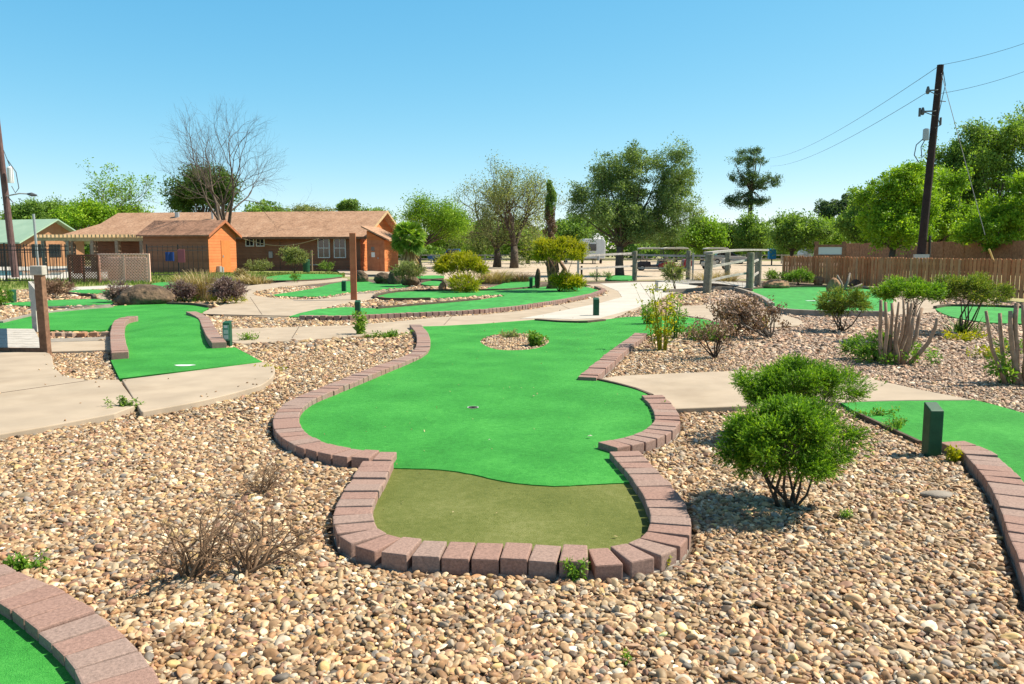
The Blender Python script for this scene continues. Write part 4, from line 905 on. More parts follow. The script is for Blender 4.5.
blades((716, 283), .9, 2.6, 400, 'leaf_straw', 'dry grass seen through the bridge railings', 'grass', 'ornamental_grass', 7, TF, .02, 1, .6)
blades((260, 284), .5, 1.5, 200, 'leaf_straw', 'low dry grass beside the path next to the clubhouse green', 'grass', 'ornamental_grass', 8, TF, .02, 1, .6)
# lawn blades (nobody could count them)
k = 26000; gx = RNG.uniform(-34, -8, k); gy = RNG.uniform(31, 55, k); okk = inside(lawn, gx, gy) & ~inside(DK, gx, gy)
for kp in KEEPOUT: okk &= ~inside(kp, gx, gy)
gx, gy = gx[okk], gy[okk]; P = np.c_[gx, gy, np.full(len(gx), -.03)]
V, F, a = leafquads(P + [0, 0, .04], rdir(len(P)) * [1, 1, .1], .14, .25, None, -1.5, np.tile(np.array([[0, 0, 1.]]), (len(P), 1)))
gl = obj('grass', (V, F, a), 'grassblade'); gl['kind'] = 'stuff'; tag(gl, 'short green and straw grass in front of the pool fence and clubhouse', 'grass')

k = 380; gx = RNG.uniform(-2.6, 2.6, k); gy = RNG.uniform(3.8, 17, k); okk = inside(mainpoly, gx, gy); gx, gy = gx[okk], gy[okk]
zz = np.array([.036 + mtz(x, y) for x, y in zip(gx, gy)])
V, F, a = leafquads(np.c_[gx, gy, zz], np.tile(np.array([[0, 0, 3.]]), (len(gx), 1)), .017, .5)
ll = obj('leaf_litter', (V, F, a), 'leaf_straw'); ll['kind'] = 'stuff'; tag(ll, 'tiny scattered bits of dry leaf on the central green', 'leaf litter')
k = 5200; gx = RNG.uniform(-5, 6, k); gy = RNG.uniform(1.8, 9, k); okk = inside(gb, gx, gy)
for kp in KEEPOUT: okk &= ~inside(kp, gx, gy)
gx, gy = gx[okk], gy[okk]; V, F, a = leafquads(np.c_[gx, gy, RNG.uniform(.004, .018, len(gx))], np.tile(np.array([[0, 0, 2.]]), (len(gx), 1)), .035, .14)
ll = obj('dry_straw', (V, F, a), 'twig'); ll['kind'] = 'stuff'; tag(ll, 'dry needles and twig bits scattered over the pebbles', 'leaf litter')
# ---------------------------------------------------------------- boulders
def rock(px0, px1, py0, py1, label, seed, mat='rock', depth=.8, lump=.25, group='boulders beside the greens'):
    random.seed(seed); cx = (px0 + px1) / 2; b = G(cx, py1); Yc = b.y; W = D(px1, py1, Yc).x - D(px0, py1, Yc).x; H = D(cx, py0, Yc).z
    bm = bmesh.new(); bmesh.ops.create_icosphere(bm, subdivisions=4, radius=1)
    ds = [Vector((random.gauss(0, 1), random.gauss(0, 1), random.gauss(0, .7))).normalized() for _ in range(16)]; am = [random.uniform(-lump, lump * .6) for _ in ds]
    from mathutils import noise
    for v in bm.verts:
        p = v.co.normalized(); f = 1 + sum(a * max(0, p.dot(d)) ** 3 for a, d in zip(am, ds)) + .10 * noise.noise(p * 3 + Vector((seed, 0, 0))) + .05 * noise.noise(p * 8)
        q = p * f; v.co = Vector((q.x * W / 2, q.y * W / 2 * depth, max(-.1, q.z * H * .62 + H * .42)))
    me = bpy.data.meshes.new('boulder'); bm.to_mesh(me); bm.free(); me.materials.append(M[mat]); me.polygons.foreach_set('use_smooth', np.ones(len(me.polygons), dtype=bool))
    o = bpy.data.objects.new('boulder', me); COL.objects.link(o); o.location = (b.x, b.y + W * .3 * depth, 0); return tag(o, label, 'rock', group)
rock(116, 165, 286.5, 305, 'large dark brown boulder at the far edge of the big left green', 3)
rock(350, 368, 270, 282.5, 'dark rounded boulder just left behind the red post', 5)
rock(371, 393, 273, 284.5, 'brown boulder in the middle of the row behind the second green', 6)
rock(386, 403, 270, 285, 'brown boulder right of the middle one in the row behind the green', 7)
rock(400, 420, 274, 286, 'wedge-shaped boulder at the right end of the row behind the green', 8)
rock(826, 842, 277.5, 292.5, 'upright red-brown rock standing on the far right green', 9, 'rock_tan', .7)
rock(849, 863, 279, 287, 'low grey-brown rock beside the picket fence', 10)
rock(764, 795, 279.5, 289, 'low tan mound of rock behind the far right green', 11, 'rock_tan')
rock(535, 541, 268, 289, 'narrow upright stone left of the tall yellow shrub', 12)
rock(812, 826, 277, 285, 'small pinkish rock between the fence and the green', 13, 'rock_tan')
rock(437, 447, 281, 291, 'small pale rock left of the flat-topped yellow shrub', 14, 'rock_tan')
# driftwood by the far right green
b_ = G(842, 292); mb = MB(); rs = [((842, 292), (837, 275)), ((842, 292), (850, 273)), ((846, 291), (862, 284))]
for (a_, c_) in rs:
    p = D(a_[0], a_[1], b_.y); q = D(c_[0], c_[1], b_.y + .2); mb.tube([p, p.lerp(q, .5) + Vector((.06, 0, .02)), q], [.07, .055, .03], 6, .5)
tag(obj('driftwood', mb, 'bark_grey', smooth=True), 'grey branched driftwood leaning beside the red-brown rock', 'driftwood')

# ---------------------------------------------------------------- trees
def crown_from_px(base, Y, px0, px1, py0, py1, dr=.9):
    c = D((px0 + px1) / 2, (py0 + py1) / 2, Y); rx = (D(px1, py0, Y).x - D(px0, py0, Y).x) / 2; rz = (D(px0, py0, Y).z - D(px0, py1, Y).z) / 2
    return (tuple(c - Vector(base)), (rx, rx * dr, rz), rx * rz)
def ptree(px, Y, boxes, leafm, label, bark='bark', name='tree', r0=.25, nclump=70, clr=None, per=240, leaf=.16, tf=None, group=None, **k):
    base = D(px, 250, Y); base = Vector((base.x, Y, -.07)); cr = [crown_from_px(base, Y, *b) for b in boxes]
    cr2 = []
    for c, r, w_ in cr:
        cr2.append((c, tuple(q * .92 for q in r), w_ * .8))
        for _ in range(6):
            d = rdir(1)[0]; d[2] = d[2] * .8 + .15; q = RNG.uniform(.28, .46); cr2.append((tuple(np.array(c) + d * np.array(r) * (1 - q * .8)), (r[0] * q, r[1] * q, r[2] * q), w_ * .12))
    cr = cr2
    top = max(c[0][2] + c[1][2] for c in cr); bot = min(c[0][2] - c[1][2] for c in cr)
    rx = max(c[1][0] for c in cr); clr = clr or rx * .24
    return limb_tree(name, base, top, r0, cr, leafm, bark, label, 'tree', group, leaf, per, nclump, clr, tf if tf else max(.08, bot / top * .85), **k)
random.seed(101)
# the big feathery oak in the centre right
ptree(620, 50, [(563, 650, 165, 252), (582, 662, 137, 215), (636, 704, 140, 215), (645, 705, 175, 252), (600, 680, 190, 256)], 'leaf_oak', 'large spreading feathery green tree standing behind the bridge rail', r0=.26, nclump=560, clr=.45, per=150, leaf=.13, aspect=.38, tf=.22, shell=.2)
# two greyish mesquites
ptree(420, 62, [(395, 462, 200, 240), (410, 450, 195, 220), (440, 466, 205, 245)], 'leaf_bright', 'bright yellow-green feathery tree behind the fan palm', r0=.2, nclump=90, clr=.8, per=260, leaf=.11, tf=.3, shell=.3)
# tall pine
ptree(749, 115, [(728, 774, 146, 172), (722, 762, 166, 190), (742, 781, 172, 194), (724, 752, 188, 214), (744, 768, 192, 214)], 'leaf_pine', 'tall slender pine rising alone above the tree line right of centre', 'bark', 'pine_tree', r0=.34, nclump=120, clr=.62, per=120, leaf=.26, aspect=.3, tf=.62, shell=.3)
# far pines
for px, b, lb in ((828, (815, 840, 198, 222), 'far pine with a flat crown, leftmost of the distant pair behind the motorhome'), (846, (832, 862, 192, 225), 'far pine with a taller dark crown, right of the distant pair')):
    ptree(px, 150, [b], 'leaf_pine', lb, name='pine_tree', r0=.35, nclump=36, clr=1.2, per=160, leaf=.34, tf=.6, group='distant pines')
# right-hand big trees
ptree(893, 58, [(848, 905, 178, 240), (866, 938, 158, 215), (850, 945, 200, 254), (895, 945, 175, 245)], 'leaf_lime', 'broad yellow-green tree left of the right-hand utility pole', r0=.25, nclump=360, clr=.5, per=190, leaf=.17, tf=.2, shell=.25)
ptree(990, 74, [(945, 1022, 116, 195), (972, 1070, 100, 175), (930, 990, 145, 235), (960, 1060, 160, 245), (922, 975, 140, 220)], 'leaf_mid', 'tallest dark green tree behind the utility pole at the right', r0=.4, nclump=420, clr=.72, per=190, leaf=.22, tf=.2, shell=.25)
ptree(1012, 56, [(964, 1040, 188, 242), (995, 1080, 170, 225), (950, 1050, 208, 252)], 'leaf_lime', 'yellow-green tree overhanging the tall fence at the right edge', r0=.25, nclump=240, clr=.5, per=190, leaf=.17, tf=.2, shell=.25)
ptree(938, 66, [(905, 972, 158, 225), (905, 985, 195, 252)], 'leaf_bright', 'green tree directly behind the right-hand utility pole', r0=.25, nclump=220, clr=.55, per=190, leaf=.18, tf=.2, shell=.25)
ptree(866, 80, [(838, 890, 190, 250)], 'leaf_mid', 'dark round tree at the left end of the tall back fence', r0=.22, nclump=140, clr=.7, per=190, leaf=.2, tf=.2, shell=.25)
# middle row
row = [(702, 92, (684, 722, 216, 252), 'leaf_bright', 'light green round tree right of the large spreading tree'), (724, 100, (708, 742, 220, 254), 'leaf_dark', 'dark small tree beneath the tall pine'), (760, 96, (736, 776, 214, 253), 'leaf_mid', 'medium green tree right of the tall pine trunk'), (792, 85, (764, 828, 207, 252), 'leaf_mid', 'round spreading tree directly left of the motorhome'), (838, 105, (818, 858, 214, 250), 'leaf_bright', 'yellow-green tree behind the sign panel'), (676, 110, (660, 694, 222, 252), 'leaf_mid', 'low tree behind the golf carts'), (566, 105, (548, 590, 212, 250), 'leaf_mid', 'green tree behind the cypress and the yellow shrub'), (480, 100, (462, 506, 215, 254), 'leaf_mid', 'shady green tree behind the twin leaning trunks'), (448, 105, (430, 472, 212, 252), 'leaf_bright', 'light green tree above the pickup truck'), (528, 95, (508, 552, 228, 256), 'leaf_bright', 'bright bushy tree low behind the leaning trunks')]
for px, Y, bx, lm, lb in row: ptree(px, Y, [(bx[0] - 5, bx[1] + 5, bx[2], bx[3] + 5)], lm, lb, r0=.22, nclump=110, clr=.8, per=170, leaf=.24, tf=.25, group='trees along the far side of the park', shell=.25)
# left side trees
ptree(347, 110, [(337, 357, 201, 216)], 'leaf_mid', 'small round tree top showing above the clubhouse roof', r0=.2, nclump=30, clr=.9, per=200, leaf=.26, tf=.4)
ptree(204, 95, [(170, 238, 158, 212), (165, 200, 180, 222), (200, 245, 175, 215)], 'leaf_dark', 'dark evergreen tree behind the bare tree', r0=.3, nclump=150, clr=.85, per=200, leaf=.25, tf=.35, shell=.3)
left = [(22, 95, (2, 48, 202, 236), 'leaf_mid', 'green tree behind the green-roofed building'), (62, 100, (40, 84, 200, 232), 'leaf_mid', 'mid green tree between the green roof and the brown roof'), (80, 88, (62, 116, 203, 228), 'leaf_lime', 'yellow-green tree rising behind the left slope of the brown roof'), (118, 100, (100, 150, 205, 225), 'leaf_bright', 'low green tree top behind the middle of the brown roof'), (268, 120, (250, 290, 205, 222), 'leaf_mid', 'low tree top above the clubhouse roof, right of the bare tree'), (300, 125, (286, 330, 206, 222), 'leaf_grey', 'greyish tree top above the clubhouse ridge'), (376, 118, (360, 396, 205, 240), 'leaf_mid', 'green tree behind the clubhouse gable')]
for px, Y, bx, lm, lb in left: ptree(px, Y, [(bx[0] - 4, bx[1] + 4, bx[2], bx[3] + 4)], lm, lb, r0=.22, nclump=110, clr=.8, shell=.25, per=180, leaf=.25, tf=.25, group='trees behind the buildings')
# bare tree and sparse tree
def bare(px, Y, py_top, label, seed, leafm=None, depth=5, bark='bark_grey', r0=.26, spread=.75, lper=3, lsize=.16, first=.34, up=.05, forks=4, lr=.4, fsp=.52):
    random.seed(seed); base = Vector((D(px, 250, Y).x, Y, -.07)); H = D(px, py_top, Y).z; t = thing('bare_tree' if not leafm else 'tree', base, label, 'tree'); mb = MB(); tips = []
    top = base + Vector((0, 0, H * first * .55)); mb.tube([base, base.lerp(top, .5) + Vector((.05, 0, 0)), top], [r0 * 1.25, r0, r0 * .85], 8, .5)
    for i in range(forks):
        an = 6.28 * i / forks + random.uniform(-.4, .4); d = Vector((math.cos(an) * fsp, math.sin(an) * fsp * .8, 1))
        grow(mb, tips, top, d, r0 * random.uniform(.45, .7), H * .30, depth, spread, 5, .10, up, 3, .74, 5, .62)
    obj('trunk', mb, bark, t, smooth=True)
    if leafm: obj('crown', crown_leaves([(tuple(q[0]), (lr, lr, lr * .8)) for q in tips[::2]], lper, lsize, .5, .1, .3), leafm, t)
    return t
bare(226, 61, 124, 'tall bare leafless tree rising between the shed and the clubhouse', 13, None, 6, spread=.85, up=.02, r0=.27, fsp=.34, bark='bark')
bare(112, 98, 172, 'sparse pale green tree with visible branches above the left roof', 6, 'leaf_bright', 4, lper=14, lsize=.24, spread=.9, lr=.55)
bare(497, 76, 188, 'thin grey-leaved tree with a dark trunk, left of the taller greyish tree', 22, 'leaf_grey', 4, 'bark', .34, 1.15, 44, .14, .42, .01, 5, .75)
bare(514, 72, 172, 'taller sparse greyish tree leaning right beside the columnar cypress', 25, 'leaf_grey', 5, 'bark', .34, 1.0, 15, .13, .42, .03, 4, .6)
# cypress column
b_ = Vector((D(550, 250, 58).x, 58, -.07)); t_ = thing('cypress_tree', b_, 'narrow columnar cypress, green at the top and brown below', 'tree'); H = D(550, 181, 58).z
def column(z0, z1, r, n): return [((b_.x + random.gauss(0, r * .35), b_.y + random.gauss(0, r * .35), z), (r * .55, r * .55, .45)) for z in np.linspace(z0, z1, n)]
obj('crown', crown_leaves(column(H * .62, H - .3, .36, 26), 260, .12, .35, -1, .5), 'leaf_mid', t_)
obj('dead_foliage', crown_leaves(column(.5, H * .68, .42, 34), 240, .12, .35, -1, .5), leafmat('dead_cypress', (.10, .06, .03), (.18, .11, .06), (.26, .17, .09), .1), t_)
mb = MB(); mb.tube([b_, b_ + Vector((0, 0, H * .6)), b_ + Vector((0, 0, H * .95))], [.22, .15, .03], 7, .5); obj('trunk', mb, 'bark', t_)
# fan palm near the clubhouse
b_ = Vector((D(409, 270, 50).x, 50, -.05)); t_ = thing('palm_tree', b_, 'small fan palm with drooping fronds beside the orange entrance', 'palm tree'); top = Vector((b_.x, b_.y, D(409, 239, 50).z))
mb = MB(); mb.tube([b_, b_.lerp(top, .5), top], [.26, .22, .2], 9, .5); obj('trunk', mb, 'bark_tan', t_, smooth=True)
vs, fs, at = [], [], []; random.seed(77)
for i in range(120):
    an = random.uniform(0, 6.28); el = random.uniform(-.7, 1.45); d = Vector((math.cos(an) * math.cos(el), math.sin(an) * math.cos(el), math.sin(el))); st = top + d * random.uniform(.5, .8)
    sidev = (Matrix.Rotation(random.uniform(-1.3, 1.3), 3, d) @ d.cross(Vector((0, 0, 1)))).normalized(); upv = sidev.cross(d)
    for k in range(13):
        f = (k - 6) / 6 * 1.1; dd = (d * math.cos(f) + sidev * math.sin(f)).normalized(); Lf = random.uniform(.45, .7); e = st + dd * Lf + Vector((0, 0, -.22 * Lf)); m_ = st + dd * Lf * .55; wv = upv.cross(dd).normalized() * .05
        o = len(vs); vs += [st, m_ - wv, e, m_ + wv]; fs.append((o, o + 1, o + 2, o + 3)); at.append(.2 if el < -.4 else random.uniform(.3, 1))
    o = len(vs); vs += [top, top + Vector((0, 0, .03)), st, st - Vector((0, 0, .03))]; fs.append((o, o + 1, o + 2, o + 3)); at.append(.5)
obj('fronds', (np.array([tuple(v) for v in vs]), np.array(fs), np.array(at)), 'leaf_weed', t_)
vs, fs = [], []
for i in range(260):
    an = random.uniform(0, 6.28); z0 = random.uniform(.35, 1.0); r1 = random.uniform(.25, .55); p = b_.lerp(top, z0) + Vector((math.cos(an) * .2, math.sin(an) * .2, 0)); q = p + Vector((math.cos(an) * r1, math.sin(an) * r1, -.7)); wv = Vector((-math.sin(an), math.cos(an), 0)) * .05
    o = len(vs); vs += [p - wv, p + wv, q + wv * .5, q - wv * .5]; fs.append((o, o + 1, o + 2, o + 3))
obj('dead_fronds', (np.array([tuple(v) for v in vs]), np.array(fs), RNG.random(len(fs))), 'leaf_straw', t_)
# far wood that reads as one mass
cl = []
for i in range(760):
    x = RNG.uniform(-130, 150); y = RNG.uniform(128, 150); h = (4.6 + 1.6 * math.sin(x * .11) + 1.2 * math.sin(x * .31 + 2)) * RNG.uniform(.15, 1.15)
    cl.append(((x, y, max(.8, h)), (2.6, 2.2, 1.7)))
fw = obj('distant_wood', crown_leaves(cl, 190, .6, .6, .1, .5), 'leaf_mid'); fw['kind'] = 'stuff'; tag(fw, 'continuous band of distant green woodland along the horizon', 'woodland')
#@@PART4@@
# ------------------------------------------------------------------ posts, rails, markers
def logpost(px, py0, py1, r, label, mat='wood_log', zb=0, n=12, group='thick posts of the footbridge railing', lean=0):
    b = G(px, py1, zb); top = D(px, py0, b.y); t = MB(); h = top.z
    pts = [Vector((b.x, b.y, -.1)), Vector((b.x + lean / 2, b.y, h / 2)), Vector((b.x + lean, b.y, h - .02)), Vector((b.x + lean, b.y, h))]
    t.tube(pts, [r * 1.02, r, r * .97, r * .85], n, .5); o = obj('bridge_post', t, mat); return tag(o, label, 'post', group), b, h
def rail(name, p, q, w_, h_, label, mat='wood_grey', cat='rail', group='rails of the footbridge', bow=0, n=10):
    mb = MB(); p = Vector(p); q = Vector(q); pts = [p.lerp(q, i / n) + Vector((0, 0, bow * math.sin(math.pi * i / n))) for i in range(n + 1)]
    if bow:
        for a_, c_ in zip(pts, pts[1:]): mb.quadbox(a_, c_ + (c_ - a_) * .02, w_, h_, .5)
    else: mb.quadbox(p, q, w_, h_, .5)
    return tag(obj(name, mb, mat), label, cat, group)
pA, bA, hA = logpost(634.5, 251, 280, .125, 'thick grey post left of the golf carts, leftmost of the big bridge posts')
pB, bB, hB = logpost(688, 250.5, 280.5, .125, 'thick grey post at the right end of the golf carts')
pC, bC, hC = logpost(706.5, 254, 293.5, .145, 'thick leaning post standing nearest on the gravel at the bridge entrance', lean=.07)
pD, bD, hD = logpost(727, 251.5, 283, .125, 'thick far post in the middle beneath the curved handrail')
pE, bE, hE = logpost(749.5, 252.5, 290.5, .14, 'near thick post under the right end of the curved handrail')
pF, bF, hF = logpost(757.5, 252, 287, .14, 'far thick post at the right tip of the curved handrail')
def thinpost(px, y0, y1, w_, label, mat='pale_rail'):
    b = G(px, y1); top = D(px, y0, b.y); mb = MB(); mb.box((b.x, b.y, top.z / 2 - .05), (w_, w_, top.z + .1), .1, .5); return tag(obj('thin_post', mb, mat, bevel=.008), label, 'post', 'thin posts by the footbridge'), b
_, bt1 = thinpost(578, 257, 283.5, .09, 'thin pale post at the left end of the bridge rail')
thinpost(581.5, 266, 281, .09, 'short thin dark post beside the thin pale one', 'black')
thinpost(692.5, 253, 281, .08, 'thin pale post just right of the thick post by the golf carts')
thinpost(656.5, 282, 292, .10, 'short pale stake in the weeds beside the white concrete', 'pale_rail')
def mid(b, h): return Vector((b.x, b.y - .0, h))
rail('rail', (bt1.x, bt1.y, 1.28), (bA.x - .15, bA.y, 1.38), .06, .10, 'upper rail running left from the leftmost thick post')
rail('rail', (bt1.x, bt1.y, .68), (bA.x - .15, bA.y, .72), .06, .09, 'lower rail running left from the leftmost thick post')
rail('rail', (bA.x + .15, bA.y, 1.30), (bB.x - .15, bB.y, 1.24), .06, .10, 'upper rail in front of the golf carts')
rail('rail', (bA.x + .15, bA.y, .62), (bB.x - .15, bB.y, .62), .06, .09, 'lower rail in front of the golf carts')
rail('rail', (bB.x + .15, bB.y, 1.26), (bD.x - .15, bD.y, 1.26), .06, .10, 'upper far rail between the post by the carts and the middle far post')
rail('curved_handrail', (bC.x + .02, bC.y, hC + .04), (bF.x + .25, bF.y, hF + .08), .34, .07, 'long pale curved handrail arching over the bridge posts', bow=.05, group=None, mat='wood_grey')
rail('rail', (bC.x + .1, bC.y, .95), (bE.x - .15, bE.y, 1.16), .05, .08, 'near upper rail under the curved handrail')
rail('rail', (bC.x + .1, bC.y, .45), (bE.x - .15, bE.y, .66), .05, .08, 'near lower rail under the curved handrail', bow=.03)
rail('rail', (bD.x + .1, bD.y, 1.10), (bF.x - .1, bF.y, 1.15), .05, .08, 'far upper rail beneath the right part of the handrail')
rail('rail', (bE.x + .12, bE.y, 1.1), (bF.x, bF.y - .05, 1.16), .05, .08, 'short upper cross rail between the last two posts')
rail('rail', (bE.x + .12, bE.y, .55), (bF.x, bF.y - .05, .62), .05, .08, 'short lower cross rail between the last two posts')
# arched bridge deck
dl = [G(690, 285), G(752, 291.5)]; dr_ = [G(655, 281), G(758, 284.5)]; t = thing('footbridge', (dl[0].x, dl[0].y, 0), 'low arched grey timber footbridge deck between the thick posts', 'footbridge')
n = 22
for i in range(n):
    f0, f1 = i / n, (i + .93) / n; mb = MB(); zz = lambda f: .03 + .10 * math.sin(math.pi * f)
    a0, a1 = dl[0].lerp(dl[1], f0), dl[0].lerp(dl[1], f1); c0, c1 = dr_[0].lerp(dr_[1], f0), dr_[0].lerp(dr_[1], f1)
    mb.extrude_poly([(a0.x, a0.y, zz(f0)), (a1.x, a1.y, zz(f1)), (c1.x, c1.y, zz(f1)), (c0.x, c0.y, zz(f0))], (0, 0, -.05)); obj('deck_board', mb, 'wood_grey', t)
mb = MB()
for i in range(n):
    f0, f1 = i / n, (i + 1) / n; a0, a1 = dl[0].lerp(dl[1], f0), dl[0].lerp(dl[1], f1); o_ = Vector((-.02, -.06, 0))
    mb.quadbox(a0 + o_ + Vector((0, 0, .0 + .1 * math.sin(math.pi * f0))), a1 + o_ + Vector((0, 0, .0 + .1 * math.sin(math.pi * f1))), .07, .16, .5)
obj('deck_edge', mb, 'edging', t)
e = strip_poly(C([(664, 291.5), (690, 290.5), (712, 289), (735, 289.5), (758, 297), (772, 306)], .05), .14); mb = MB(); mb.prism(e, -.02, .13); o = struct('path_edging', mb, 'greyedge')
# red wood post
b_ = G(354, 300.5); top = D(353, 233, b_.y); mb = MB(); mb.box((b_.x, b_.y, top.z / 2 - .05), (.19, .19, top.z + .1), .15, .5)
tag(obj('wooden_post', mb, 'wood_red', bevel=.01), 'tall red-stained wooden post standing alone in the gravel left of centre', 'post')
# weathered footbridge at the left: post, deck boards, rail
b_ = G(46, 352.3, .03); top = D(38.5, 266, b_.y); t = thing('handrail_post', (b_.x, b_.y, 0), 'weathered brown post with a bleached square cap at the corner of the left footbridge', 'post')
rt = Matrix.Rotation(math.radians(12), 3, 'Z'); mb = MB(); mb.quadbox((b_.x, b_.y, -.05), (b_.x - .02, b_.y, top.z - .12), .115, .115, .5); obj('post', mb, 'wood_brown', t, bevel=.008)
mb = MB(); mb.box((b_.x - .03, b_.y, top.z - .065), (.175, .17, .14), .12, .5); obj('cap', mb, 'wood_cap', t, bevel=.012)
pts = [G(-170, 349, .05), G(45, 351, .05), G(34, 330, .05), G(-150, 328, .05)]
t2 = thing('footbridge', (pts[1].x - .5, pts[1].y, 0), 'weathered plank footbridge cut by the left edge of the frame', 'footbridge')
nb = 9
for i in range(nb):
    f0, f1 = i / nb, (i + .94) / nb; mb = MB(); a0 = pts[0].lerp(pts[3], f0); a1 = pts[0].lerp(pts[3], f1); c0 = pts[1].lerp(pts[2], f0); c1 = pts[1].lerp(pts[2], f1)
    mb.extrude_poly([(q.x, q.y, .075) for q in (a0, c0, c1, a1)], (0, 0, -.05)); obj('plank', mb, 'wood_cap', t2)
mb = MB(); mb.quadbox(pts[0] + Vector((0, -.03, 0)), pts[1] + Vector((0, -.03, 0)), .05, .1); obj('edge_board', mb, 'wood_brown', t2)
p2_ = G(34, 329, .05)
mb = MB(); mb.quadbox((b_.x - .10, b_.y + .05, .80), (p2_.x - .02, p2_.y, .80), .05, .32, .5); obj('side_rail', mb, 'wood_cap', t)
mb = MB(); mb.quadbox((p2_.x + .04, p2_.y, -.05), (p2_.x + .04, p2_.y, .96), .09, .09, .5); obj('post', mb, 'wood_cap', t)
# marker posts
def marker(px, y0, y1, w_, label, slant=.05, plaque=False, d_=None):
    b = G(px, y1); h = D(px, y0, b.y).z; d_ = d_ or w_; t = thing('marker_post', (b.x, b.y, 0), label, 'marker post', 'green hole marker posts'); mb = MB()
    x0, x1, ya, yb = b.x - w_ / 2, b.x + w_ / 2, b.y - d_ / 2, b.y + d_ / 2
    vs = [(x0, ya, -.05), (x1, ya, -.05), (x1, yb, -.05), (x0, yb, -.05), (x0, ya, h - slant), (x1, ya, h - slant), (x1, yb, h), (x0, yb, h)]
    mb.add(vs, [(3, 2, 1, 0), (4, 5, 6, 7), (0, 1, 5, 4), (1, 2, 6, 5), (2, 3, 7, 6), (3, 0, 4, 7)], .5); obj('post', mb, 'green_paint', t, bevel=.006)
    if plaque:
        mb = MB(); mb.box((b.x, ya - .008, h * .62 - .03), (w_ * .86, .01, h * .62)); p = obj('plaque', mb, 'plaque', t, bevel=.003)
        for k, (zz, hh, ww) in enumerate(((.86, .10, .5), (.66, .16, .6), (.45, .16, .6))):
            mb = MB(); mb.box((b.x, ya - .016, h * zz - .03), (w_ * ww, .004, h * hh)); obj('print', mb, 'plaque_pale' if k else 'white', p)
    return t
marker(931, 403, 455.5, .10, 'dark green slant-topped post at the start of the right brick border', .05, d_=.11)
marker(228, 321, 346, .115, 'green post with a pale plaque beside the right ramp wall', .03, True)
marker(596, 297.5, 316, .135, 'green post standing on the concrete behind the central green', .04)
marker(358, 300, 319, .115, 'dark green post behind the tall weed at the path edge', .04)
marker(531, 277, 289, .13, 'small dark green post at the right corner of the green behind the long green', .04)
marker(344, 280.5, 292, .15, 'dark green post on the near edge of the green beside the red post', .04)
marker(12.5, 289.5, 303, .17, 'dark green post at the far left in front of the pool fence', .04)
marker(596.8, 266, 281, .05, 'thin dark stake between the two tiny round plants', .01)
# small debris
for px, py, s, lb in ((590, 436, .022, 'pale leaf fragment lying on the right part of the central green'), (489, 440, .012, 'tiny white fleck near the middle of the central green'), (331, 489, .02, 'small white pebble on the olive fringe near the left bricks')):
    c = G(px, py, .045); mb = MB(); mb.poly([(c.x - s, c.y - s * .4, c.z), (c.x, c.y - s * .6, c.z + .006), (c.x + s, c.y, c.z), (c.x + s * .2, c.y + s * .6, c.z + .008), (c.x - s * .7, c.y + s * .5, c.z)])
    tag(obj('dry_leaf', mb, 'wood_cap'), lb, 'dry leaf', 'fallen fragments on the turf')
for px, py, s, lb in ((938, 497, .11, 'flat grey stone among the pebbles right of the nearest bush'), (1000, 493, .05, 'rounded tan cobble against the right brick border')):
    c = G(px, py, .0); bm = bmesh.new(); bmesh.ops.create_icosphere(bm, subdivisions=3, radius=1)
    for v in bm.verts: v.co = Vector((v.co.x * s * (1 + .2 * math.sin(v.co.y * 3)), v.co.y * s * .5, v.co.z * s * .22 + .015))
    me = bpy.data.meshes.new('flat_stone'); bm.to_mesh(me); bm.free(); me.materials.append(M['greyedge']); o = bpy.data.objects.new('flat_stone', me); COL.objects.link(o); o.location = (c.x, c.y, 0); o.rotation_euler = (0, .06, .2); tag(o, lb, 'stone')

# ------------------------------------------------------------------ fences
def board_fence(p0, p1, h, label, mat, bay=2.4, pitch=.14, wd=.105, shadowbox=True, gap0=.03, group=None):
    p0 = Vector(p0); p1 = Vector(p1); d = (p1 - p0); L = d.length; d.normalize(); nn = Vector((-d.y, d.x, 0)); nb = max(1, round(L / bay)); t = thing('picket_fence' if shadowbox else 'board_fence', p0, label, 'fence', group); bl = L / nb
    if nn.y > 0: nn = -nn
    for k in range(nb):
        s = p0 + d * bl * k; mb = MB(); m = int(bl / pitch)
        for i in range(m):
            c = s + d * (bl * (i + .5) / m); hh = h + random.gauss(0, .012); off = nn * (.035 if shadowbox else .012)
            q = c + off + d * random.gauss(0, .004); w2 = wd / 2; th = .009
            prof = [(-w2, gap0), (w2, gap0), (w2, hh - .03), (w2 - .025, hh), (-w2 + .025, hh), (-w2, hh - .03)]
            mb.extrude_poly([tuple(q + d * a + Vector((0, 0, z))) for a, z in prof], tuple(-nn * th * 2), random.random())
            if shadowbox:
                q2 = c + d * bl / m / 2 - nn * .035; mb.extrude_poly([tuple(q2 + d * a + Vector((0, 0, z))) for a, z in prof], tuple(-nn * th * 2), random.random())
        obj('picket_panel', mb, mat, t)
        mb = MB()
        for z in (.25, h - .22): mb.quadbox(s + Vector((0, 0, z)), s + d * bl + Vector((0, 0, z)), .035, .08)
        obj('rail', mb, mat, t); mb = MB(); mb.box((s.x, s.y, h / 2 - .05), (.09, .09, h + .05), math.atan2(d.y, d.x)); obj('post', mb, mat, t)
    return t
f0 = D(783, 283, 38.5); f1 = D(880, 287, 33.3); f2 = D(1024, 300, 25.0); f3 = f2 + (f2 - f1) * .8
board_fence((f0.x, f0.y, 0), (f1.x, f1.y, 0), 1.26, 'low brown picket fence, far stretch left of the utility pole', 'fencebrown', pitch=.16, wd=.128, group='low picket fence')
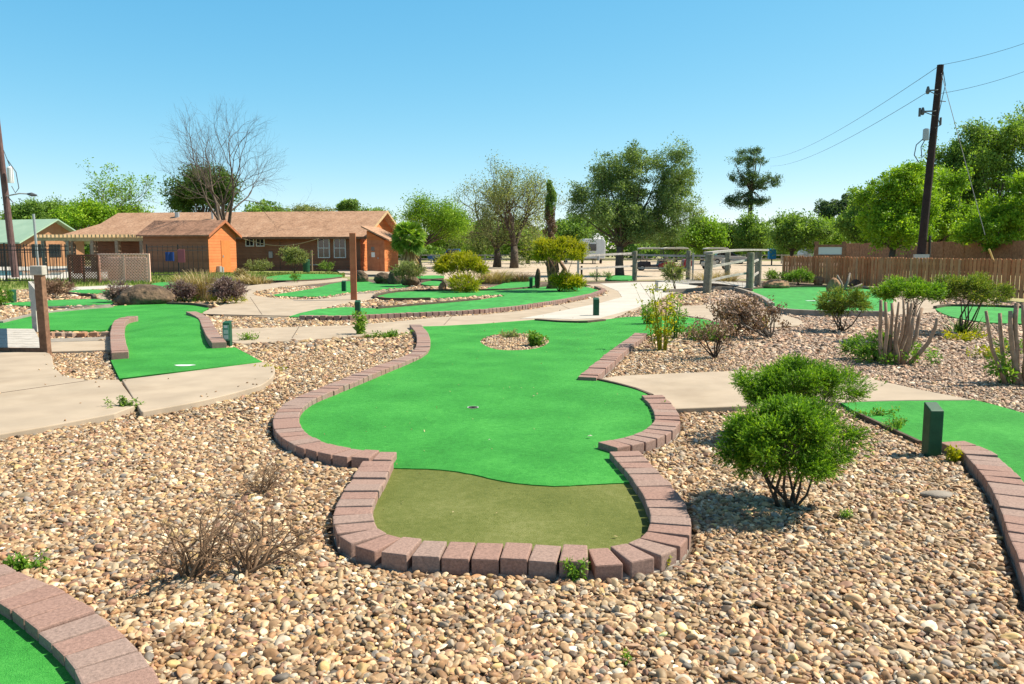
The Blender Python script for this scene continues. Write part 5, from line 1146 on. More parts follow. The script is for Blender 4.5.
board_fence((f1.x, f1.y, 0), (f3.x, f3.y, 0), 1.26, 'low brown picket fence, near stretch running out of the frame at the right', 'fencebrown', pitch=.20, wd=.155, group='low picket fence')
g0 = D(846, 250, 76); g1 = D(1024, 250, 46); board_fence((g0.x, 76, -.07), (g1.x + 6, 40, -.07), 2.25, 'tall reddish-brown board fence behind the low picket fence', 'fencebrown2', 2.4, .15, .146, False)
# sign panel
c = D(830, 250, 46); t = thing('sign_board', (c.x, 46, 0), 'pale blank notice board in a dark brown frame behind the picket fence', 'sign')
mb = MB(); z0_, z1_ = D(830, 254.5, 46).z, D(830, 247, 46).z; wd = (D(842, 250, 46).x - D(818, 250, 46).x)
mb.box((c.x, 46, (z0_ + z1_) / 2), (wd, .04, (z1_ - z0_))); obj('panel', mb, plain('pale_panel', (.50, .58, .60), .5), t)
mb = MB()
zt = D(830, 245, 46).z
for s in (-1, 1): mb.box((c.x + s * (wd / 2 + .1), 46, (zt + .3) / 2), (.22, .1, zt - .3 + .4))
mb.box((c.x, 46, z1_ + .07), (wd + .42, .09, .14)); mb.box((c.x, 46, z0_ - .10), (wd + .42, .09, .20)); obj('frame', mb, 'wood_brown', t)
# yellow stick on the fence
p = D(989, 249, 27.4); q = D(994, 262, 27.4); mb = MB(); mb.tube([p, q], .03, 6); tag(obj('stick', mb, plain('yellow_stick', (.55, .42, .15), .7)), 'thin yellow stick leaning over the picket fence near the right edge', 'stick')

# iron pool fence
def iron_fence(p0, p1, h, label, pitch=.13, group='black iron pool fences'):
    p0 = Vector(p0); p1 = Vector(p1); d = p1 - p0; L = d.length; d.normalize(); t = thing('iron_fence', p0, label, 'fence', group); nb = max(1, round(L / 2.5)); bl = L / nb
    for k in range(nb):
        s = p0 + d * bl * k; mb = MB(); m = int(bl / pitch)
        for i in range(1, m): q = s + d * bl * i / m; mb.box((q.x, q.y, h / 2 + .03), (.022, .022, h - .06), 0, .5)
        for z in (.15, h - .25, h - .05): mb.quadbox(s + Vector((0, 0, z)), s + d * bl + Vector((0, 0, z)), .03, .04)
        obj('bar_panel', mb, 'black', t); mb = MB(); mb.box((s.x, s.y, h / 2), (.06, .06, h + .06)); obj('post', mb, 'black', t)
    return t
i0 = G(-60, 284.5, -.05); i1 = G(70, 282.5, -.05); iron_fence((i0.x, i0.y, -.06), (i1.x, i1.y, -.06), 1.85, 'black iron picket fence in front of the pool at the left edge')
i2 = D(148, 270, 47); i3 = D(208, 270, 50); iron_fence((i2.x, 47, -.06), (i3.x, 50, -.06), 1.85, 'black iron fence in front of the dark side wall of the shed', .30)
i4 = D(-40, 270, 58); i5 = D(60, 270, 56); iron_fence((i4.x, 58, -.06), (i5.x, 56, -.06), 1.7, 'black iron fence on the far side of the pool', .2)
# lattice screens
def lattice(px0, px1, py0, py1, Y, mat, label, Y1=None, sp=.13):
    Y1 = Y1 or Y; a = D(px0, py1, Y); b = D(px1, py1, Y1); a.z = b.z = -.05; h = D(px0, py0, Y).z; d = (b - a); L = d.length; d.normalize(); nn = Vector((-d.y, d.x, 0)); t = thing('lattice_screen', a, label, 'lattice screen', 'lattice screens by the pool')
    mb = MB()
    def seg(u0, z0, u1, z1, off):
        mb.quadbox(a + d * u0 + nn * off + Vector((0, 0, z0)), a + d * u1 + nn * off + Vector((0, 0, z1)), .012, .045, .5)
    k = -h
    while k < L:
        u0, z0, u1, z1 = k, 0, k + h, h
        if u0 < 0: z0 = -u0; u0 = 0
        if u1 > L: z1 = h - (u1 - L); u1 = L
        if z1 > z0: seg(u0, z0, u1, z1, .012); seg(L - u0, z0, L - u1, z1, -.012)
        k += sp
    obj('lattice', mb, mat, t); mb = MB(); mb2 = MB()
    for u in (0, L / 2, L): mb.box(tuple(a + d * u + Vector((0, 0, h / 2))), (.09, .07, h), math.atan2(d.y, d.x))
    for z in (.04, h - .04): mb.quadbox(a + nn * -.03 + Vector((0, 0, z)), b + nn * -.03 + Vector((0, 0, z)), .05, .08)
    obj('frame', mb, mat, t); return t
lattice(70, 99, 253.5, 282.5, 38.6, 'lattice_d', 'dark brown lattice screen at the corner of the pool fence')
lattice(100, 150, 252.5, 281, 39.5, 'lattice_l', 'pinkish lattice screen right of the dark one', sp=.15)
mb = MB(); a_ = D(104, 281, 39.9); mb.box((a_.x + 1.05, 40.4, .62), (2.0, .5, 1.15)); t = tag(obj('pool_pump_box', mb, plain('pinkish_tank', (.34, .20, .15), .7), bevel=.08), 'pinkish equipment box standing behind the lattice screen', 'box')
mb = MB(); a_ = D(79, 270, 40); mb.box((a_.x, 40, .85), (.42, .25, .95)); tag(obj('red_box', mb, plain('faded_red', (.45, .12, .08), .7), bevel=.03), 'faded red box seen through the dark lattice screen', 'box')
# pool deck and pool
dk = DK; mb = MB(); mb.poly([(p[0], p[1], -.045) for p in dk]); struct('pool_deck', mb, 'white_concrete')
wt = GL([(-60, 276.5), (60, 275), (66, 270.5), (-40, 271)], -.05); mb = MB(); mb.poly([(p[0], p[1], -.035) for p in wt]); struct('water', mb, plain('pool_water', (.10, .42, .52), .08, 0, .6))

# ------------------------------------------------------------------ buildings
TH = R(9)
class Fr:
    def __init__(s, x, y, z=-.07, th=TH): s.o = Vector((x, y, z)); s.u = Vector((math.cos(th), -math.sin(th), 0)); s.v = Vector((math.sin(th), math.cos(th), 0))
    def p(s, u, v, z): return tuple(s.o + s.u * u + s.v * v + Vector((0, 0, z)))
    def box(s, mb, u0, u1, v0, v1, z0, z1, a=.5):
        P = [s.p(u, v, z) for z in (z0, z1) for u, v in ((u0, v0), (u1, v0), (u1, v1), (u0, v1))]
        mb.add(P, [(3, 2, 1, 0), (4, 5, 6, 7), (0, 1, 5, 4), (1, 2, 6, 5), (2, 3, 7, 6), (3, 0, 4, 7)], a)
def gable_wall(fr, u0, u1, v0, v1, ze, zr, axis='v'):
    mb = MB()
    if axis == 'v':     # ridge runs along u, gable ends at u0/u1
        vm = (v0 + v1) / 2
        L_ = [fr.p(u0, v0, 0), fr.p(u0, v1, 0), fr.p(u0, v1, ze), fr.p(u0, vm, zr), fr.p(u0, v0, ze)]; R_ = [fr.p(u1, v0, 0), fr.p(u1, v1, 0), fr.p(u1, v1, ze), fr.p(u1, vm, zr), fr.p(u1, v0, ze)]
        mb.add(L_ + R_, [(0, 1, 2, 3, 4), (9, 8, 7, 6, 5), (0, 4, 9, 5), (1, 6, 7, 2)])
    return mb
def gable_roof(fr, u0, u1, v0, v1, ze, zr, ov=.5, th=.12, uo=.5):
    vm = (v0 + v1) / 2; sl = (zr - ze) / (vm - v0); mb = MB()
    for sgn in (-1, 1):
        ve = (v0 - ov) if sgn < 0 else (v1 + ov); zee = ze - sl * ov
        top = [fr.p(u0 - uo, ve, zee + th), fr.p(u1 + uo, ve, zee + th), fr.p(u1 + uo, vm, zr + th), fr.p(u0 - uo, vm, zr + th)]
        mb.extrude_poly(top, (0, 0, -th + .004))
    return mb
def window(fr, parent, u0, u1, z0, z1, v=0, mull=1, trans=1, fm='white'):
    mb = MB(); w_ = .07
    fr.box(mb, u0, u1, v - .06, v - .005, z0, z0 + w_); fr.box(mb, u0, u1, v - .06, v - .005, z1 - w_, z1); fr.box(mb, u0, u0 + w_, v - .062, v - .005, z0, z1); fr.box(mb, u1 - w_, u1, v - .062, v - .005, z0, z1)
    for k in range(mull): uu = u0 + (u1 - u0) * (k + 1) / (mull + 1); fr.box(mb, uu - .02, uu + .02, v - .05, v - .01, z0, z1)
    for k in range(trans): zz = z0 + (z1 - z0) * (k + 1) / (trans + 1); fr.box(mb, u0, u1, v - .052, v - .01, zz - .025, zz + .025)
    w = obj('window', mb, fm, parent); mb = MB(); fr.box(mb, u0 + .03, u1 - .03, v - .03, v - .012, z0 + .03, z1 - .03); obj('pane', mb, 'glass', w); return w
# clubhouse: front right corner at (360, Y=62)
cr = D(360, 250, 62); F1 = Fr(cr.x, 62); W1 = 9.5; ze, zr = 2.75, 4.72
t = thing('clubhouse', F1.o, 'long low clubhouse with shade-brown front, tan shingle roof, white windows and an orange gable end', 'building')
obj('wall', gable_wall(F1, -23, 0, 0, W1, ze, zr), 'brownwall_shade', t)  # front faces away from the sun; its shade is in the siding colour
mb = MB(); vm = W1 / 2; mb.extrude_poly([F1.p(.01, 0, 0), F1.p(.01, W1, 0), F1.p(.01, W1, ze), F1.p(.01, vm, zr), F1.p(.01, 0, ze)], tuple(F1.u * .05)); obj('gable_wall', mb, 'orange', t, label='orange gable end wall')
obj('roof', gable_roof(F1, -23, 0, 0, W1, ze, zr, .55, .12, .7), 'roof', t)
mb = MB(); sl = (zr - ze) / vm
for s in (-1, 1):
    ve = -.55 if s < 0 else W1 + .55; mb.extrude_poly([F1.p(.72, ve, ze - sl * .55 - .06), F1.p(.72, vm, zr - .06), F1.p(.72, vm, zr + .16), F1.p(.72, ve, ze - sl * .55 + .16)], tuple(F1.u * .04))
fr_ = MB(); F1.box(fr_, -23.7, .7, -.60, -.56, ze - sl * .55 - .06, ze - sl * .55 + .12)
obj('fascia', mb, 'trim', t); obj('fascia', fr_, 'wood_brown', t)
def u_at(px, fr, v=0):   # u on the front wall plane under pixel column px
    k = (px - 512) / FPX; # x/y = k' (approx, ground perspective)
    k = ray(px, 250).x / ray(px, 250).y; o = fr.o + fr.v * v
    return (k * o.y - o.x) / (fr.u.x - k * fr.u.y)
for a_, b2, z0, z1, ml_, tr in ((246, 254.5, 1.75, 2.45, 1, 0), (256.5, 265, 1.75, 2.45, 1, 0), (318, 330, .85, 2.4, 1, 1), (334, 346, .85, 2.4, 1, 1)): window(F1, t, u_at(a_, F1), u_at(b2, F1), z0 + .15, z1 + .15, 0, ml_, tr)
mb = MB(); ud = u_at(280, F1); F1.box(mb, ud - .04, ud + .04, -.03, -.004, 0, 2.4); obj('corner_board', mb, 'wood_brown', t)
mb = MB(); ud = u_at(271, F1); F1.box(mb, ud - .15, ud + .15, -.12, -.004, 1.0, 1.5); obj('meter_box', mb, 'metal', t)
mb = MB(); ua, ub = u_at(248, F1), u_at(322, F1); pp = [F1.p(ua + (ub - ua) * i / 14, -.65, 2.5 - .55 * math.sin(math.pi * i / 14)) for i in range(15)]; mb.tube(pp, .03, 5); obj('hanging_cable', mb, 'trim', t)
mb = MB(); mb.tube([F1.p(-14, vm - 1.5, zr - .6), F1.p(-14, vm - 1.5, zr + .35)], .09, 8); obj('vent_pipe', mb, 'metal', t)
mb = MB(); mb.tube([F1.p(-17.5, vm - 1.0, zr - .5), F1.p(-17.5, vm - 1.0, zr + .1)], .2, 8); obj('vent_pipe', mb, 'metal', t)
# entrance annex with door on the gable end
ax = D(367, 250, 59.5); F2 = Fr(ax.x, 59.5, -.07); 
t = thing('entrance_porch', F2.o, 'small red-orange entrance annex with a door and paper notice at the gable end', 'porch')
k1 = u_at(384.5, F2); mb = MB(); zl, zh_ = 2.35, 3.05
mb.extrude_poly([F2.p(0, 0, 0), F2.p(k1, 0, 0), F2.p(k1, 0, zl), F2.p(0, 0, zh_)], tuple(F2.v * 3.4)); obj('wall', mb, 'orange', t)
mb = MB(); F2.box(mb, 0, k1, -.012, -.001, 0, zl - .02); obj('front_shade', mb, 'wood_red', t)  # darker sheet over the orange wall, painting shade on the annex front
mb = MB(); mb.extrude_poly([F2.p(-.3, -.4, zh_ + .24), F2.p(k1 + .5, -.4, zl - .08), F2.p(k1 + .5, 3.7, zl - .08), F2.p(-.3, 3.7, zh_ + .24)], (0, 0, .11)); obj('roof', mb, 'roof', t)
mb = MB(); F2.box(mb, .05, .95, -.05, -.013, .05, 2.05); dr = obj('door', mb, 'wood_red', t, label='red-brown entrance door'); mb = MB(); F2.box(mb, .35, .62, -.06, -.052, 1.1, 1.45); obj('notice', mb, 'white', dr); mb = MB(); F2.box(mb, .33, .6, -.06, -.052, 1.55, 1.85); obj('door_window', mb, 'glass', dr); mb = MB(); F2.box(mb, .84, .9, -.10, -.052, .98, 1.08); obj('handle', mb, 'metal', dr)
# shed: near gable corner at (208, Y=55)
sx = D(208, 250, 55); F3 = Fr(sx.x, 55, -.07, R(10)); Ls, Ws, ze, zr = 4.9, 3.7, 2.72, 3.62
t = thing('shed', F3.o, 'orange wooden shed with a door in its bright gable end and a stained shingle roof', 'shed')
# ridge along u; gable end faces +u
obj('wall', gable_wall(F3, -Ls, 0, 0, Ws, ze, zr), 'brownwall_shade', t)  # shaded side of the orange shed, its shade put into the siding colour
vm = Ws / 2; mb = MB(); mb.extrude_poly([F3.p(.005, 0, 0), F3.p(.005, Ws, 0), F3.p(.005, Ws, ze), F3.p(.005, vm, zr), F3.p(.005, 0, ze)], tuple(F3.u * .04)); obj('gable_wall', mb, 'orange', t, label='bright orange gable end wall')
obj('roof', gable_roof(F3, -Ls, 0, 0, Ws, ze, zr, .35, .10, .30), 'roof_moss', t)
mb = MB(); sl = (zr - ze) / vm
for s in (-1, 1):
    ve = -.35 if s < 0 else Ws + .35; mb.extrude_poly([F3.p(.31, ve, ze - sl * .35 - .08), F3.p(.31, vm, zr - .08), F3.p(.31, vm, zr + .12), F3.p(.31, ve, ze - sl * .35 + .12)], tuple(F3.u * .03))
obj('fascia', mb, 'wood_red', t)
mb = MB(); F3.box(mb, .046, .08, vm - .25, vm + .95, .05, 2.3); dd = obj('door', mb, 'orange_door', t, label='smooth bright orange door'); mb = MB(); F3.box(mb, .08, .13, vm - .12, vm - .05, 1.1, 1.25); obj('handle', mb, 'metal', dd)
mb = MB(); F3.box(mb, .05, .3, .9, 1.2, .02, .5); F3.box(mb, .05, .25, 1.4, 1.55, .02, .42); tag(obj('electrical_box', mb, 'metal'), 'small grey utility boxes at the foot of the shed gable', 'utility box')
# low brown wall section and the hip roofed wing with pergola
c = D(150, 250, 66); F4 = Fr(c.x, 66, -.07, R(4)); uL = u_at(64, F4); 
t = thing('pavilion', F4.o, 'wide hip-roofed brown wing with a slatted pergola edge behind the pool', 'building')
mb = MB(); F4.box(mb, uL + 4, 8, 2, 9, 0, 2.6); obj('wall', mb, 'brownwall_shade', t)
A1, A2, B1, B2 = F4.p(uL - .3, -.6, 2.72), F4.p(9, -.6, 2.72), F4.p(u_at(150, F4, 6) - .8, 6, 4.95), F4.p(9, 6, 4.95); C1, C2 = F4.p(uL - .3, 12.6, 2.72), F4.p(9, 12.6, 2.72)
mb = MB(); mb.add([A1, A2, B2, B1, C1, C2], [(0, 1, 2, 3), (3, 2, 5, 4), (0, 3, 4)], .5); mb.add([tuple(Vector(q) - Vector((0, 0, .1))) for q in (A1, A2, B2, B1, C1, C2)], [(3, 2, 1, 0), (4, 5, 2, 3), (4, 3, 0)], .5); obj('roof', mb, 'roof', t)
for uu in np.linspace(uL + 1, 6, 6): window(F4, t, uu, uu + 1.2, .9, 2.1, 2, 1, 0, 'wood_brown')
# pergola
c = D(40, 250, 60); F5 = Fr(c.x, 60, -.07, R(3)); uR = u_at(146, F5); t = thing('pergola', F5.o, 'long tan timber pergola with notched rafter ends along the front of the wing', 'pergola')
mb = MB(); F5.box(mb, -.3, uR, -.08, .08, 2.30, 2.55); obj('beam', mb, 'trim', t); mb = MB(); F5.box(mb, -.3, uR, 3.5, 3.66, 2.30, 2.55); obj('beam', mb, 'trim', t)
for k, uu in enumerate(np.linspace(0, uR - .1, 27)): mb = MB(); F5.box(mb, uu - .05, uu + .05, -.5, 4.4, 2.55, 2.76); obj('rafter', mb, 'trim', t)
for uu in np.linspace(.3, uR - .3, 5):
    for v_ in (0, 3.58): mb = MB(); F5.box(mb, uu - .12, uu + .12, v_ - .12, v_ + .12, 0, 2.3); obj('post', mb, 'bark_tan', t)
# green-roofed building at far left
c = D(20, 250, 78); F6 = Fr(c.x, 78, -.07, R(20)); t = thing('green_roofed_house', F6.o, 'orange building with a pale green metal roof at the left edge', 'building')
obj('wall', gable_wall(F6, -16, 0, 0, 7.4, 2.6, 4.6), 'brownwall_shade', t); vm = 3.7
mb = MB(); mb.extrude_poly([F6.p(.01, 0, 0), F6.p(.01, 7.4, 0), F6.p(.01, 7.4, 2.6), F6.p(.01, 3.7, 4.6), F6.p(.01, 0, 2.6)], tuple(F6.u * .05)); obj('gable_wall', mb, noisemat('dull_orange_wall', (.36, .17, .08), (.44, .23, .12), 2, .8, 0), t, label='pale orange gable wall')
obj('roof', gable_roof(F6, -16, 0, 0, 7.4, 2.6, 4.6, .7, .14, .9), 'greenroof', t)
for v0 in (1.2, 3.2, 5.0):
    mb = MB(); P = [F6.p(.07, v0, .9), F6.p(.07, v0 + 1.3, .9), F6.p(.07, v0 + 1.3, 2.2), F6.p(.07, v0, 2.2)]; mb.extrude_poly(P, tuple(F6.u * .03)); obj('window', mb, 'glass', t)
# blue sheet and bits by the shed fence
p = D(165, 250, 46.6); q = D(178, 250, 47.2); mb = MB(); z0, z1 = D(165, 261, 46.6).z, D(165, 252, 46.6).z
vv = [(p.x + (q.x - p.x) * i / 8, p.y + .03 * math.sin(i * 1.7) , z) for z in (z0, z1) for i in range(9)]; mb.add(vv, [(i, i + 1, i + 10, i + 9) for i in range(8)]); o = obj('blue_towel', mb, 'blue_cloth'); sm = o.modifiers.new('thick', 'SOLIDIFY'); sm.thickness = .02; tag(o, 'dark blue cloth hanging on the fence in front of the shed', 'towel')
p = D(181, 250, 46.8); mb = MB(); mb.box((p.x, p.y, D(181, 256, 46.8).z), (.42, .03, .75)); tag(obj('patterned_towel', mb, plain('reddish_cloth', (.35, .10, .12), .8), bevel=.01), 'reddish patterned cloth hanging right of the blue one', 'towel')
# bin, picnic table and small things at the clubhouse
def gpos(px, py): g = G(px, py, -.06); return g
b = gpos(306.5, 272); t = thing('litter_bin', (b.x, b.y, -.06), 'dark green litter bin in front of the clubhouse', 'bin'); mb = MB(); mb.tube([(b.x, b.y, -.06), (b.x, b.y, .75)], [.24, .27], 14); obj('body', mb, 'green_paint', t); mb = MB(); mb.tube([(b.x, b.y, .76), (b.x, b.y, .84), (b.x, b.y, .9)], [.29, .27, .08], 14); obj('lid', mb, 'green_paint', t)
def picnic(px, py, label, s=1, mat='white'):
    b = gpos(px, py); t = thing('picnic_table', (b.x, b.y, -.06), label, 'picnic table', 'picnic tables and benches'); mb = MB(); mb.box((b.x, b.y, .70), (1.8 * s, .75 * s, .05)); obj('tabletop', mb, mat, t, bevel=.01)
    for k in (-1, 1): mb = MB(); mb.box((b.x, b.y + k * .72 * s, .40), (1.8 * s, .27 * s, .045)); obj('bench', mb, mat, t, bevel=.01)
    for k in (-1, 1):
        mb = MB(); mb.quadbox((b.x + k * .65 * s, b.y - .65 * s, -.06), (b.x + k * .65 * s, b.y - .2, .68), .05, .09); mb.quadbox((b.x + k * .65 * s, b.y + .65 * s, -.06), (b.x + k * .65 * s, b.y + .2, .68), .05, .09); mb.quadbox((b.x + k * .65 * s, b.y - .75 * s, .36), (b.x + k * .65 * s, b.y + .75 * s, .36), .05, .09); obj('leg', mb, mat, t)
picnic(320, 270.5, 'white picnic table below the clubhouse windows')
picnic(497, 262, 'grey picnic table in the shade under the twin leaning trees', 1.1, 'wood_cap')
picnic(520, 261, 'second grey picnic table, right of the leaning trunks', 1.1, 'wood_cap')
b = gpos(312, 271.5); mb = MB(); mb.box((b.x, b.y, .75), (.12, .12, 1.6)); tag(obj('wooden_post', mb, 'bark_tan'), 'pale wooden post beside the green litter bin', 'post')

# ------------------------------------------------------------------ utility poles, lamp, wires
def upole(px0, py0, px1, py1, Y, r0, r1, label, mat):
    a = D(px0, py0, Y); b = D(px1, py1, Y); d = (a - b).normalized(); k = (b.z + .1) / d.z; foot = b - d * k; t = thing('utility_pole', foot, label, 'utility pole', 'wooden utility poles'); mb = MB(); mb.tube([foot, foot.lerp(a, .5), a], [r1, (r0 + r1) / 2, r0], 12, .5); obj('pole', mb, mat, t, smooth=False); return t, foot, a
t, foot, top = upole(940.5, 65, 921.5, 250, 33.5, .13, .18, 'dark creosoted utility pole with crossarm brackets behind the picket fence', 'pole')
def on(py, off=0): return D(921.5 + (940.5 - 921.5) * (250 - py) / 185 + off, py, 33.35)
for py, off in ((90, -10), (111, -13)):
    mb = MB(); p = on(py); q = on(py + .5, off); mb.tube([p, q], .03, 6); mb.tube([on(py + 5), q], .02, 5); br = obj('bracket', mb, 'wire', t); mb = MB(); z = q; mb.tube([z + Vector((0, 0, -.14)), z + Vector((0, 0, -.05)), z + Vector((0, 0, .05)), z + Vector((0, 0, .16))], [.05, .09, .07, .04], 8); obj('insulator', mb, 'wire', br)
mb = MB(); q = on(111, -16); mb.tube([q + Vector((0, 0, -.22)), q + Vector((0, 0, .12))], .05, 8); obj('cutout', mb, 'wire', t)
mb = MB(); q = on(134, -7.5); mb.tube([q + Vector((0, 0, -.25)), q + Vector((0, 0, .18)), q + Vector((0, 0, .22))], [.12, .12, .06], 12); obj('transformer', mb, 'metal', t)
mb = MB(); mb.tube([on(138, -9), on(145, -16), on(155, -17), on(162, -12)], .02, 5); mb.tube([on(138, -7), on(147, -11), on(158, -9)], .02, 5); mb.tube([on(70, 3), on(85, 7), on(100, 5), on(118, 3), on(126, 6)], .015, 5); mb.tube([on(101, 3), on(101.5, 9)], .02, 5); obj('drop_cable', mb, 'wire', t)
mb = MB(); q = on(125, 6); mb.tube([q, q + Vector((0, 0, .3))], .045, 6); mb.tube([q, on(128, 1)], .02, 5); obj('arrester', mb, 'wire', t)
mb = MB(); mb.tube([(foot.x + .5, foot.y + .1, 0), on(236, 7)], .05, 6); obj('conduit', mb, 'black', t)
b = on(258, -7); mb = MB(); mb.box((foot.x - .05, foot.y - .25, 1.2), (.62, .12, .35)); obj('sign_box', mb, 'metal', t, label='pale weathered box low on the pole')
def wire(p, q, sag, label, r=.012, n=24, group='overhead wires'):
    mb = MB(); p = Vector(p); q = Vector(q); mb.tube([p.lerp(q, i / n) - Vector((0, 0, sag * 4 * (i / n) * (1 - i / n))) for i in range(n + 1)], r, 4, .5); return tag(obj('overhead_wire', mb, 'wire'), label, 'wire', group)
wire(top, D(1100, 12, 33), .25, 'upper overhead wire from the pole top to the right edge', .010)
wire(on(94), D(1100, 38, 33), .3, 'lower overhead wire from the pole to the right edge', .010)
wire(top, D(770, 158, 110), .8, 'upper overhead wire running left from the pole top into the distance', .011)
wire(on(92, -10), D(770, 166, 110), .8, 'lower overhead wire running left from the bracket into the distance', .011)
wire(D(941, 72, 33.4), D(985, 235, 30), 0, 'taut guy wire slanting down right from the pole', .012)
t, foot, top = upole(-6, 95, 13.5, 262, 47, .15, .20, 'reddish-brown utility pole at the left edge with a white transformer', 'pole2')
def on2(py, off=0): return D(-6 + 19.5 * (py - 95) / 167 + off, py, 46.85)
mb = MB(); q = on2(175, 7); mb.tube([q + Vector((0, 0, -.45)), q + Vector((0, 0, .4)), q + Vector((0, 0, .5))], [.17, .17, .08], 12); obj('transformer', mb, 'white', t)
mb = MB(); mb.tube([on2(186, 7), on2(193, 10), on2(188, 14), on2(172, 13), on2(160, 6)], .025, 5); mb.tube([on2(168, 8), on2(150, 3)], .02, 5); obj('drop_cable', mb, 'wire', t)
mb = MB(); mb.tube([on2(196, 1), on2(193.5, 14), on2(194, 24)], .04, 6); arm = obj('lamp_arm', mb, 'metal', t); mb = MB(); q = on2(194.5, 26); mb.tube([q + Vector((-.25, 0, .03)), q, q + Vector((.3, 0, -.05))], [.05, .12, .05], 8); obj('lamp_head', mb, 'wire', arm)
mb = MB(); mb.tube([on2(197, 2), on2(203, 7)], .03, 5); obj('brace', mb, 'wire', t)
a_ = D(33.5, 214, 41); b_ = D(39, 275, 41); mb = MB(); mb.tube([(b_.x, b_.y, -.1), a_], .06, 8, .5); tag(obj('metal_pole', mb, 'metal'), 'thin grey metal pole rising inside the pool fence', 'pole')

# ------------------------------------------------------------------ vehicles
def wheel(parent, x, y, z, r, w_=.2, ax=(0, 1, 0)):
    mb = MB(); A_x = Vector(ax); c = Vector((x, y, z)); mb.tube([c - A_x * w_ / 2, c - A_x * w_ * .4, c + A_x * w_ * .4, c + A_x * w_ / 2], [r * .9, r, r, r * .9], 18); o = obj('wheel', mb, 'tire', parent); mb = MB(); mb.tube([c - A_x * (w_ / 2 + .01), c + A_x * (w_ / 2 + .01)], r * .55, 12); obj('hub', mb, 'metal', o)
def golf_cart(px, py, label, paint, s=1, sx=1):
    b = G(px, py, -.06); X, Y = b.x, b.y; t = thing('golf_cart', (X, Y, -.06), label, 'golf cart', 'golf carts parked behind the rail'); f = lambda u: X + u * sx
    mb = MB(); prof = [(-1.15, .28), (1.0, .28), (1.2, .5), (1.15, .82), (.95, .92), (.6, .88), (.5, .45), (-.1, .45), (-.15, .72), (-.75, .74), (-1.15, .62)]
    mb.extrude_poly([(f(u), Y - .55, z - .06) for u, z in prof], (0, 1.1, 0)); obj('body', mb, paint, t, bevel=.03)
    for k in range(2): mb = MB(); mb.box((f(-.42 - k * .55), Y, .80), (.5, 1.0, .14)); obj('seat', mb, 'seat', t, bevel=.03)
    mb = MB(); mb.box((f(-.68), Y, 1.02), (.10, 1.0, .42)); obj('backrest', mb, 'seat', t, bevel=.03)
    mb = MB(); mb.extrude_poly([(f(u), Y - .6, z) for u, z in [(-1.05, 1.62), (-1.0, 1.70), (-.6, 1.76), (.4, 1.77), (.8, 1.72), (.9, 1.62)]], (0, 1.2, 0)); obj('roof', mb, 'cream', t, bevel=.02)
    for u0, u1 in ((.85, .78), (-1.05, -.98)):
        for k in (-1, 1): mb = MB(); mb.tube([(f(u0 + .1), Y + k * .5, .65), (f(u1), Y + k * .5, 1.63)], .022, 6); obj('roof_post', mb, 'black', t)
    mb = MB(); mb.tube([(f(.55), Y - .25, .85), (f(.3), Y - .25, 1.12)], .02, 6); mb.tube([(f(.26), Y - .25, 1.12), (f(.32), Y - .25, 1.15)], .17, 14); obj('steering_wheel', mb, 'black', t)
    mb = MB(); mb.box((f(1.19), Y - .35, .68), (.05, .2, .12)); mb.box((f(1.19), Y + .35, .68), (.05, .2, .12)); obj('headlight', mb, 'white', t)
    for u in (-.8, .85):
        for k in (-1, 1): wheel(t, f(u), Y + k * .5, .17, .23, .2)
    return t
golf_cart(651, 270.5, 'dark golf cart with a cream roof, left of the red one', 'black_paint')
golf_cart(675, 271.5, 'dark red golf cart with a cream roof behind the bridge rail', 'red_paint')
golf_cart(716, 269.5, 'pale golf cart with a cream roof seen between the bridge posts', 'cream')
# blue pickup
b = G(453, 264.5, -.06); X, Y = b.x, b.y; t = thing('pickup_truck', (X, Y, -.06), 'blue pickup truck parked behind the flat-topped yellow shrub', 'pickup truck')
mb = MB(); prof = [(-2.7, .45), (2.7, .45), (2.72, .95), (.9, 1.02), (.9, 1.05), (-1.1, 1.06), (-2.4, 1.0), (-2.75, .85)]; mb.extrude_poly([(X + u, Y - .95, z - .06) for u, z in prof], (0, 1.9, 0)); obj('body', mb, 'blue_paint', t, bevel=.05)
mb = MB(); prof = [(-1.1, 1.04), (-.5, 1.72), (.75, 1.74), (.95, 1.04)]; mb.extrude_poly([(X + u, Y - .82, z - .06) for u, z in prof], (0, 1.64, 0)); cab = obj('cab', mb, 'blue_paint', t, bevel=.05)
for a0, a1, a2, a3 in ((-.85, -.42, .05, .05), (.12, .12, .66, .78)):
    mb = MB(); mb.extrude_poly([(X + a0, Y - .835, 1.03), (X + a1, Y - .835, 1.58), (X + a2, Y - .835, 1.58), (X + a3, Y - .835, 1.03)], (0, .01, 0)); obj('side_window', mb, 'glass', cab)
mb = MB(); mb.box((X - 2.72, Y, .6), (.06, 1.7, .18)); obj('bumper', mb, 'metal', t); mb = MB(); mb.box((X - 2.68, Y - .7, .78), (.1, .35, .14)); obj('headlight', mb, 'white', t)
for u in (-1.75, 1.7):
    for k in (-1, 1): wheel(t, X + u, Y + k * .86, .32, .38, .25)
